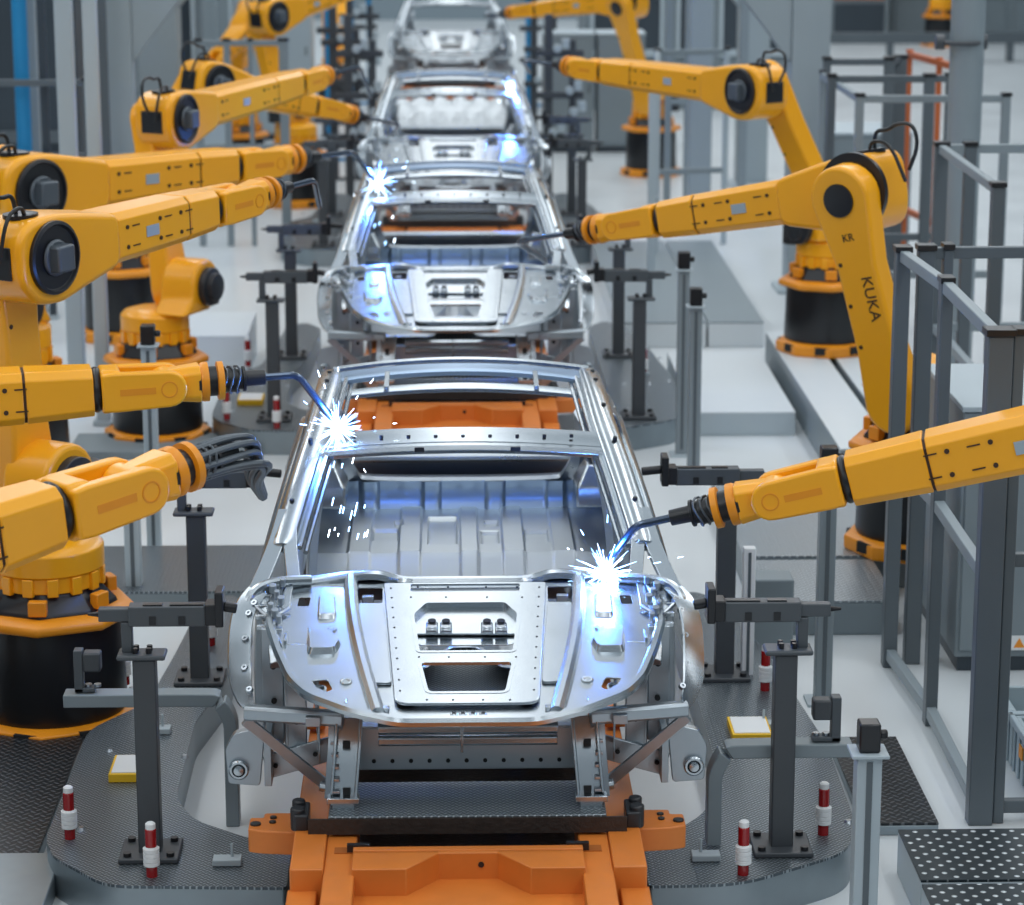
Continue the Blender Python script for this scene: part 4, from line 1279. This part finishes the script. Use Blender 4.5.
slab('raised_walkway', -3.2, -.95, 14.6, 15.6, 0, .12, T_PLATE, 'dark chequer plate strip on the floor behind the left clamp stand', 'platform', M_CAB)
slab('raised_walkway', 1.75, 3.3, 14.98, 16.9, 0, .2, T_LIGHT, 'light chequer plate platform carrying the robot with the elbow hole', 'platform', M_CAB)
slab('plinth', 2.66, 3.02, 17.3, 21.55, 0, .30, M_PLINTH, 'long white plinth leading to the right black pedestal', 'plinth', M_CAB)
slab('plinth', 3.08, 3.30, 17.3, 21.55, 0, .30, M_PLINTH, 'wide white plinth beside the long one, behind the fence posts', 'plinth', M_CAB)
slab('white_block', 1.82, 2.58, 19.0, 21.3, 0, .18, M_PLINTH, 'low white block on the floor left of the long plinth', 'block', M_GRYL)
slab('floor_deck', 1.5, 2.25, 22.4, 27, 0, .22, M_CAB, 'grey raised deck with a white front edge, left half', 'deck', M_PLINTH)
slab('floor_deck', 2.27, 2.75, 22.4, 27, 0, .22, M_CAB, 'grey raised deck with a white front edge, right half', 'deck', M_PLINTH)
slab('white_block', -2.6, -1.62, 21.2, 22.3, 0, .35, M_PLINTH, 'white block on the left floor beside the second body', 'block', M_PLINTH)
slab('grey_slab', -2.7, -1.35, 18.35, 18.95, 0, .06, M_CAB, 'grey slab under the left black pedestal flange', 'slab')

# ================================================================== CABINETS RIGHT
def cabinet(x0, x1, y0, y1, h, label, m_=M_CAB, warn=False, doors=1, top=M_GRYL):
    root = thing('control_cabinet', label, 'cabinet', ((x0+x1)/2, (y0+y1)/2, 0))
    m = MB(); m.bx(x0, x1, y0, y1, 0.08, h); obj('body', m, m_, root, .012)
    m = MB(); m.bx(x0-.01, x1+.01, y0-.01, y1+.01, h, h+.03); obj('lid', m, top, root, .005)
    m = MB(); m.bx(x0+.02, x1-.02, y0+.02, y1-.02, 0, .08); obj('plinth', m, M_DARKM, root)
    wd = (x1-x0)/doors
    for k in range(doors):
        m = MB(); m.bx(x0+wd*k+.02, x0+wd*(k+1)-.02, y0-.015, y0, .12, h-.05); dr = obj('door', m, m_, root, .006)
        m = MB(); m.box((x0+wd*(k+1)-.07, y0-.02, h*.55), (.02, .02, .12)); obj('handle', m, M_DKST, dr, .004)
        if warn and k == 0:
            m = MB(); m.box((x0+.31, y0-.0165, .165), (.13, .004, .08)); st = obj('warning_label', m, M_WHT, dr)
            m = MB(); m.prism([(-.03, -.026), (.03, -.026), (0, .028)], V((x0+.34, y0-.019, .165)), V((1, 0, 0)), V((0, 0, 1)), V((0, -1, 0)), 0, .001)
            m.box((x0+.275, y0-.0195, .188), (.04, .001, .018)); obj('warning_sign', m, M_WARN, st)
    return root
cabinet(2.70, 3.75, 13.38, 14.5, 1.42, 'grey control cabinet behind the near right fence with a warning label', warn=True)
cabinet(3.80, 4.85, 13.38, 14.5, 1.42, 'grey control cabinet next to the labelled one, at the right edge')
cabinet(1.36, 2.05, 36.4, 37.1, 1.6, 'left one of the two pale grey cabinets behind the far right robot')
cabinet(2.10, 2.75, 36.4, 37.1, 1.6, 'right one of the two pale grey cabinets behind the far right robot')
cabinet(-3.15, -2.45, 29.8, 30.4, 1.15, 'small white console far back on the left', M_GRYL)
cabinet(3.95, 4.8, 27.0, 28.0, 1.3, 'grey cabinet behind the big square column on the right')
cabinet(-3.0, -1.9, 38.0, 39.0, 2.3, 'pale grey cabinet far back on the left beneath the roof edge', M_GRYL)

# crates
def crate(x0, y0, label, z=0):
    root = thing('plastic_crate', label, 'crate', (x0+.3, y0+.2, z), 'grey plastic crates')
    w_, l_, h_ = .6, .40, .30
    m = MB()
    for (a, b, c, d) in ((0, w_, 0, .025), (0, w_, l_-.025, l_), (0, .025, .025, l_-.025), (w_-.025, w_, .025, l_-.025)):
        m.bx(x0+a, x0+b, y0+c, y0+d, z+.03, z+h_)
    m.bx(x0+.02, x0+w_-.02, y0+.02, y0+l_-.02, z+.0, z+.035)
    for k in range(4): m.bx(x0-.012, x0+.0, y0+.04+.10*k, y0+.06+.10*k, z+.04, z+h_-.03)
    m.bx(x0-.02, x0+w_+.02, y0-.02, y0+.005, z+h_-.04, z+h_); m.bx(x0-.02, x0+.005, y0-.02, y0+l_+.02, z+h_-.04, z+h_)
    obj('shell', m, M_CRATE, root, .006)
    m = MB(); m.box((x0-.016, y0+.17, z+.2), (.006, .07, .06)); obj('tag', m, M_WARN, root)
crate(2.68, 11.40, 'nearer grey plastic crate behind the fence at the right edge')
crate(2.68, 11.85, 'farther grey plastic crate behind the fence at the right edge')

# ================================================================== FENCES
def fence(label, pts, top, post_w=.09, m_=M_GRYD, rails=(1.0,), first=True, light_rail=True, extra=(), name='machine_fence', cat='fence', capm=M_BLK):
    root = thing(name, label, cat, V((pts[0][0], pts[0][1], 0)), 'grey machine fences')
    for (x, y, *wd) in pts:
        wv = wd[0] if wd else post_w
        m = MB(); m.bx(x-wv/2, x+wv/2, y-post_w/2, y+post_w/2, 0, top-.02); ps = obj('post', m, m_, root, .006)
        m = MB(); m.bx(x-wv*.6, x+wv*.6, y-post_w*.62, y+post_w*.62, top-.02, top+.01); obj('post_cap', m, capm, ps, .003)
    for a, b in zip(pts, pts[1:]):
        for r in rails:
            z = r*top
            m = MB(); m.beam((a[0], a[1], z-.04), (b[0], b[1], z-.04), .05, .06); obj('rail', m, M_GRY if light_rail else m_, root, .005)
    for (t0, t1) in extra: pass
    return root
fence('near right fence run going away from the camera, broad front post', [(2.40, 11.2, .11), (2.42, 12.55, .06), (2.37, 13.5, .075)], 2.27, .09, M_GRYD, (1.0, .52, .05))
fence('fence run leaving the broad front post towards the right edge', [(2.485, 11.22, .05), (4.4, 11.25)], 2.27, .08, M_GRYD, (1.0, .56, .05), light_rail=False)
fence('dense row of tall posts where the near fence turns right', [(2.50, 13.55, .085), (2.62, 13.58, .05), (5.1, 13.6)], 2.27, .08, M_GRYD, (1.0,), light_rail=False)
fence('fence run behind the round pillar with a sloping top rail', [(3.38, 16.0, .08), (3.42, 18.1, .09), (3.62, 18.1, .08), (5.6, 18.1, .08)], 2.27, .08, M_GRYD, (1.0, .45))
fence('fence panel far right behind the round pillar', [(4.6, 20.5, .08), (4.9, 20.5, .08), (5.1, 18.9, .08)], 2.27, .08, M_GRYD, (1.0, .5))
fence('pale fence corner right of the square column', [(3.40, 23.8, .05), (3.41, 21.7, .07), (4.62, 21.7, .07)], 2.25, .07, M_GRY, (1.0, .35))
fence('far fence behind the pale corner', [(3.35, 22.9, .07), (4.20, 22.9, .09), (4.42, 22.95, .13)], 2.3, .08, M_GRYD, (1.0, .40), light_rail=False)
fence('farther fence panel with dark posts', [(3.55, 24.6, .07), (4.13, 24.6, .09), (4.27, 24.8, .12)], 2.3, .08, M_GRYD, (1.0, .4), light_rail=False)
fence('thin rust-orange frame beyond the grey fences', [(4.46, 25.4, .05), (4.58, 24.5, .05), (4.68, 23.6, .05)], 2.3, .05, M_RUST, (1.0, .35), light_rail=False, name='orange_frame', cat='frame', capm=M_RUST)
fence('light fence between the far right robots', [(1.95, 24.8, .07), (2.1, 26.2, .05), (2.25, 28.0, .07), (3.0, 28.2, .06)], 2.1, .07, M_GRYL, (1.0, .4))
fence('pale fence of slim posts at the top right of the farthest body', [(2.6, 30.8, .08), (2.85, 30.9, .10), (3.1, 31, .07), (3.5, 31, .10)], 2.6, .08, M_GRY, (1.0, .5))
fence('left rear fence with dark rails', [(-5.5, 23.8, .07), (-4.4, 23.8, .07), (-3.2, 23.8, .07)], 2.2, .06, M_GRYD, (1.0, .7), light_rail=False)
fence('fence of pale posts behind the small console', [(-2.6, 28.2, .07), (-2.3, 28.2, .07), (-2.05, 28.2, .05), (-1.7, 28.2, .10)], 2.2, .06, M_GRY, (1.0, .5))

# ================================================================== COLUMNS
def column(name, px, py, wpx, Ypos, h, m_, label, haunch=0, round_=False, cat='column'):
    c = aty(px, py, Ypos); s = FPX/(Ypos)
    wv = wpx/s
    root = thing(name, label, cat, (c.x, Ypos, 0))
    m = MB()
    if round_: m.cyl((c.x, Ypos, 0), (c.x, Ypos, h), wv/2, seg=36)
    else: m.bx(c.x-wv/2, c.x+wv/2, Ypos-wv/2, Ypos+wv/2, 0, h)
    obj('shaft', m, m_, root, 0 if round_ else .012)
    m = MB()
    if round_: m.cyl((c.x, Ypos, 0), (c.x, Ypos, .03), wv*.9, seg=24)
    else: m.bx(c.x-wv*.75, c.x+wv*.75, Ypos-wv*.75, Ypos+wv*.75, 0, .04)
    obj('foot_plate', m, M_GRYL, root, .005)
    if haunch:
        m = MB(); sg = haunch
        q = [(0, 2.25), (sg*.0, 4.8), (sg*1.7, 4.8), (sg*1.7, 4.4)]
        q = [(sg*wv/2+0, 2.2), (sg*wv/2, 4.9), (sg*2.0, 4.9), (sg*2.0, 4.55)]
        if sg > 0: q = list(reversed(q))
        m.prism(q, V((c.x, Ypos, 0)), V((1, 0, 0)), V((0, 0, 1)), V((0, 1, 0)), -wv*.42, wv*.42)
        obj('haunch', m, m_, root, .012)
    return root
column('square_column', 806, 150, 38, 25.3, 5.2, M_COLM, 'big square light grey steel column with a slanted brace on the right', -1)
column('square_column', 752, 100, 30, 33.0, 5.2, M_COLM, 'second square grey column farther back on the right', -1)
column('square_column', 700, 100, 22, 29.5, 5.0, M_COLM, 'narrow grey column between the right robots')
column('round_pillar', 961, 200, 34, 20.6, 5.0, M_GRY, 'tall round grey pillar on the right', round_=True)
column('square_column', 120, 100, 30, 25.5, 5.2, M_COLM, 'light grey steel column with a slanted brace on the left', 1)
column('square_column', 160, 60, 40, 33.0, 5.2, M_COLM, 'broad pale steel column behind the braced one on the left', 1)
column('blue_pipe', 22, 80, 15, 24.0, 5.0, M_BLUE, 'bright blue vertical pipe at the upper left', round_=True, cat='pipe')
column('square_column', 34, 80, 9, 24.3, 5.0, M_COLM, 'slim grey column directly right of the blue pipe')
column('square_column', 44, 80, 7, 23.9, 5.0, M_DARKM, 'slim dark column right of the blue pipe')
column('square_column', 66, 80, 17, 19.9, 5.0, M_GRYL, 'pale column, first light one right of the blue pipe')
column('square_column', 92, 80, 14, 19.5, 5.0, M_GRYL, 'pale column, second light one right of the blue pipe')
column('square_column', 104, 80, 9, 25.0, 5.0, M_GRYD, 'dark column between the pale ones and the braced column')
m = MB(); a = aty(934+0, 40, 20.6)
c = aty(961, 42, 20.6)
m.cyl((c.x-.20, 20.6, c.z), (c.x-.13, 20.6, c.z), .06, seg=18); m.cyl((c.x+.13, 20.6, c.z), (c.x+.20, 20.6, c.z), .06, seg=18)
m.tube([(c.x-.15, 20.6, c.z), (c.x-.1, 20.44, c.z), (c.x+.1, 20.44, c.z), (c.x+.15, 20.6, c.z)], .02, 8, 2)
tag(obj('pillar_clamp', m, M_DKST, None, .006), 'dark round clamp fixed to the round pillar near the top', 'clamp')

# ================================================================== FAR MACHINES
def machine(x0, x1, y0, y1, h, label, m_, panels=3, win=M_DARKM, frame_m=M_GRYL, base_m=None):
    root = thing('machine_enclosure', label, 'machine', ((x0+x1)/2, (y0+y1)/2, 0))
    m = MB(); m.bx(x0, x1, y0, y1, 0, h); obj('housing', m, m_, root, .02)
    wd = (x1-x0)/panels
    for k in range(panels):
        a = x0+wd*k+.10; b = x0+wd*(k+1)-.10
        m = MB()
        for (p, q, r, t) in ((a, b, h*.30, h*.34), (a, b, h*.90, h*.94), (a, a+.06, h*.34, h*.90), (b-.06, b, h*.34, h*.90)): m.bx(p, q, y0-.06, y0, r, t)
        fr = obj('window_frame', m, frame_m, root, .005)
        m = MB(); m.bx(a+.06, b-.06, y0-.03, y0-.001, h*.34, h*.90); obj('window', m, win, fr)
        m = MB(); m.bx(a, b, y0-.04, y0, .15, h*.27); obj('door', m, base_m or m_, root, .01)
    return root
machine(-8.2, -4.0, 29.0, 31.0, 3.4, 'dark machine enclosure at the upper left behind the blue pipe', M_DARKM, 4, M_DARKM, M_GRYD)
machine(-5.6, -3.2, 35.5, 37.5, 3.2, 'grey machine enclosure behind the left columns', M_CAB, 3, M_DARKM, M_GRYL)
machine(6.7, 9.2, 55, 57, 3.0, 'far machine with orange window frame and blue doors at the top right', M_CAB, 2, M_DARKM, M_RUST, M_DARKM)
machine(9.4, 13.2, 56, 58, 3.0, 'far grey machine at the top right corner', M_CAB, 3, M_DARKM, M_GRYD, M_CAB)
machine(2.2, 5.6, 42.0, 44, 2.8, 'pale machine behind the far right columns', M_CAB, 5, M_DARKM, M_GRYL)
machine(-6.6, -2.9, 44.0, 46, 2.8, 'pale machine far back on the left', M_CAB, 5, M_DARKM, M_GRYL)
m = MB(); m.bx(6.0, 13.5, 50.5, 50.7, .35, .55)
for x in (6.2, 8.5, 10.8, 13.2): m.bx(x-.06, x+.06, 50.5, 50.7, 0, .35)
tag(obj('guard_rail', m, M_GRYD, None, .01), 'low grey guard rail across the far floor at the top right', 'rail')

# jig towers beside the far bodies
def jig(x, y, label, blue=False):
    root = thing('jig_tower', label, 'jig', (x, y, 0), 'jig towers beside the far bodies')
    m = MB(); m.bx(x-.05, x+.05, y-.05, y+.05, 0.02, 2.2); m.bx(x+.25, x+.33, y-.04, y+.04, 0.02, 1.9); m.bx(x-.06, x+.34, y-.06, y+.06, 0, .03)
    obj('upright', m, M_BLUE if blue else M_DKST, root, .01)
    m = MB()
    for z_ in (.7, 1.2, 1.7): m.bx(x-.15, x+.42, y-.08, y-.03, z_, z_+.08)
    obj('cross_arm', m, M_DKST, root, .006)
    m = MB()
    for z_, dx in ((.8, .05), (1.3, .25), (1.8, .1), (1.05, .3)):
        m.cyl((x+dx, y-.16, z_), (x+dx, y-.05, z_), .05, seg=14); m.box((x+dx+.1, y-.10, z_+.06), (.09, .08, .12))
    obj('gripper', m, M_GRYL, root, .01)
for (x, y, lb, bl) in ((-1.15, 31.9, 'dark jig tower left of the gap behind the third body', False), (1.25, 31.9, 'dark jig tower right of the gap behind the third body', False),
                       (-1.55, 35.6, 'blue jig tower left of the farthest body', True), (-1.35, 38.2, 'dark jig tower close to the farthest body on the left', False),
                       (1.3, 38.6, 'dark jig tower close to the farthest body on the right', False), (1.35, 42.6, 'blue jig tower behind the farthest body on the right', True),
                       (-1.5, 43.0, 'blue jig tower behind the farthest body on the left', True), (-1.4, 33.6, 'dark jig tower with grippers on the left midway to the farthest body', False)):
    jig(x, y, lb, bl)
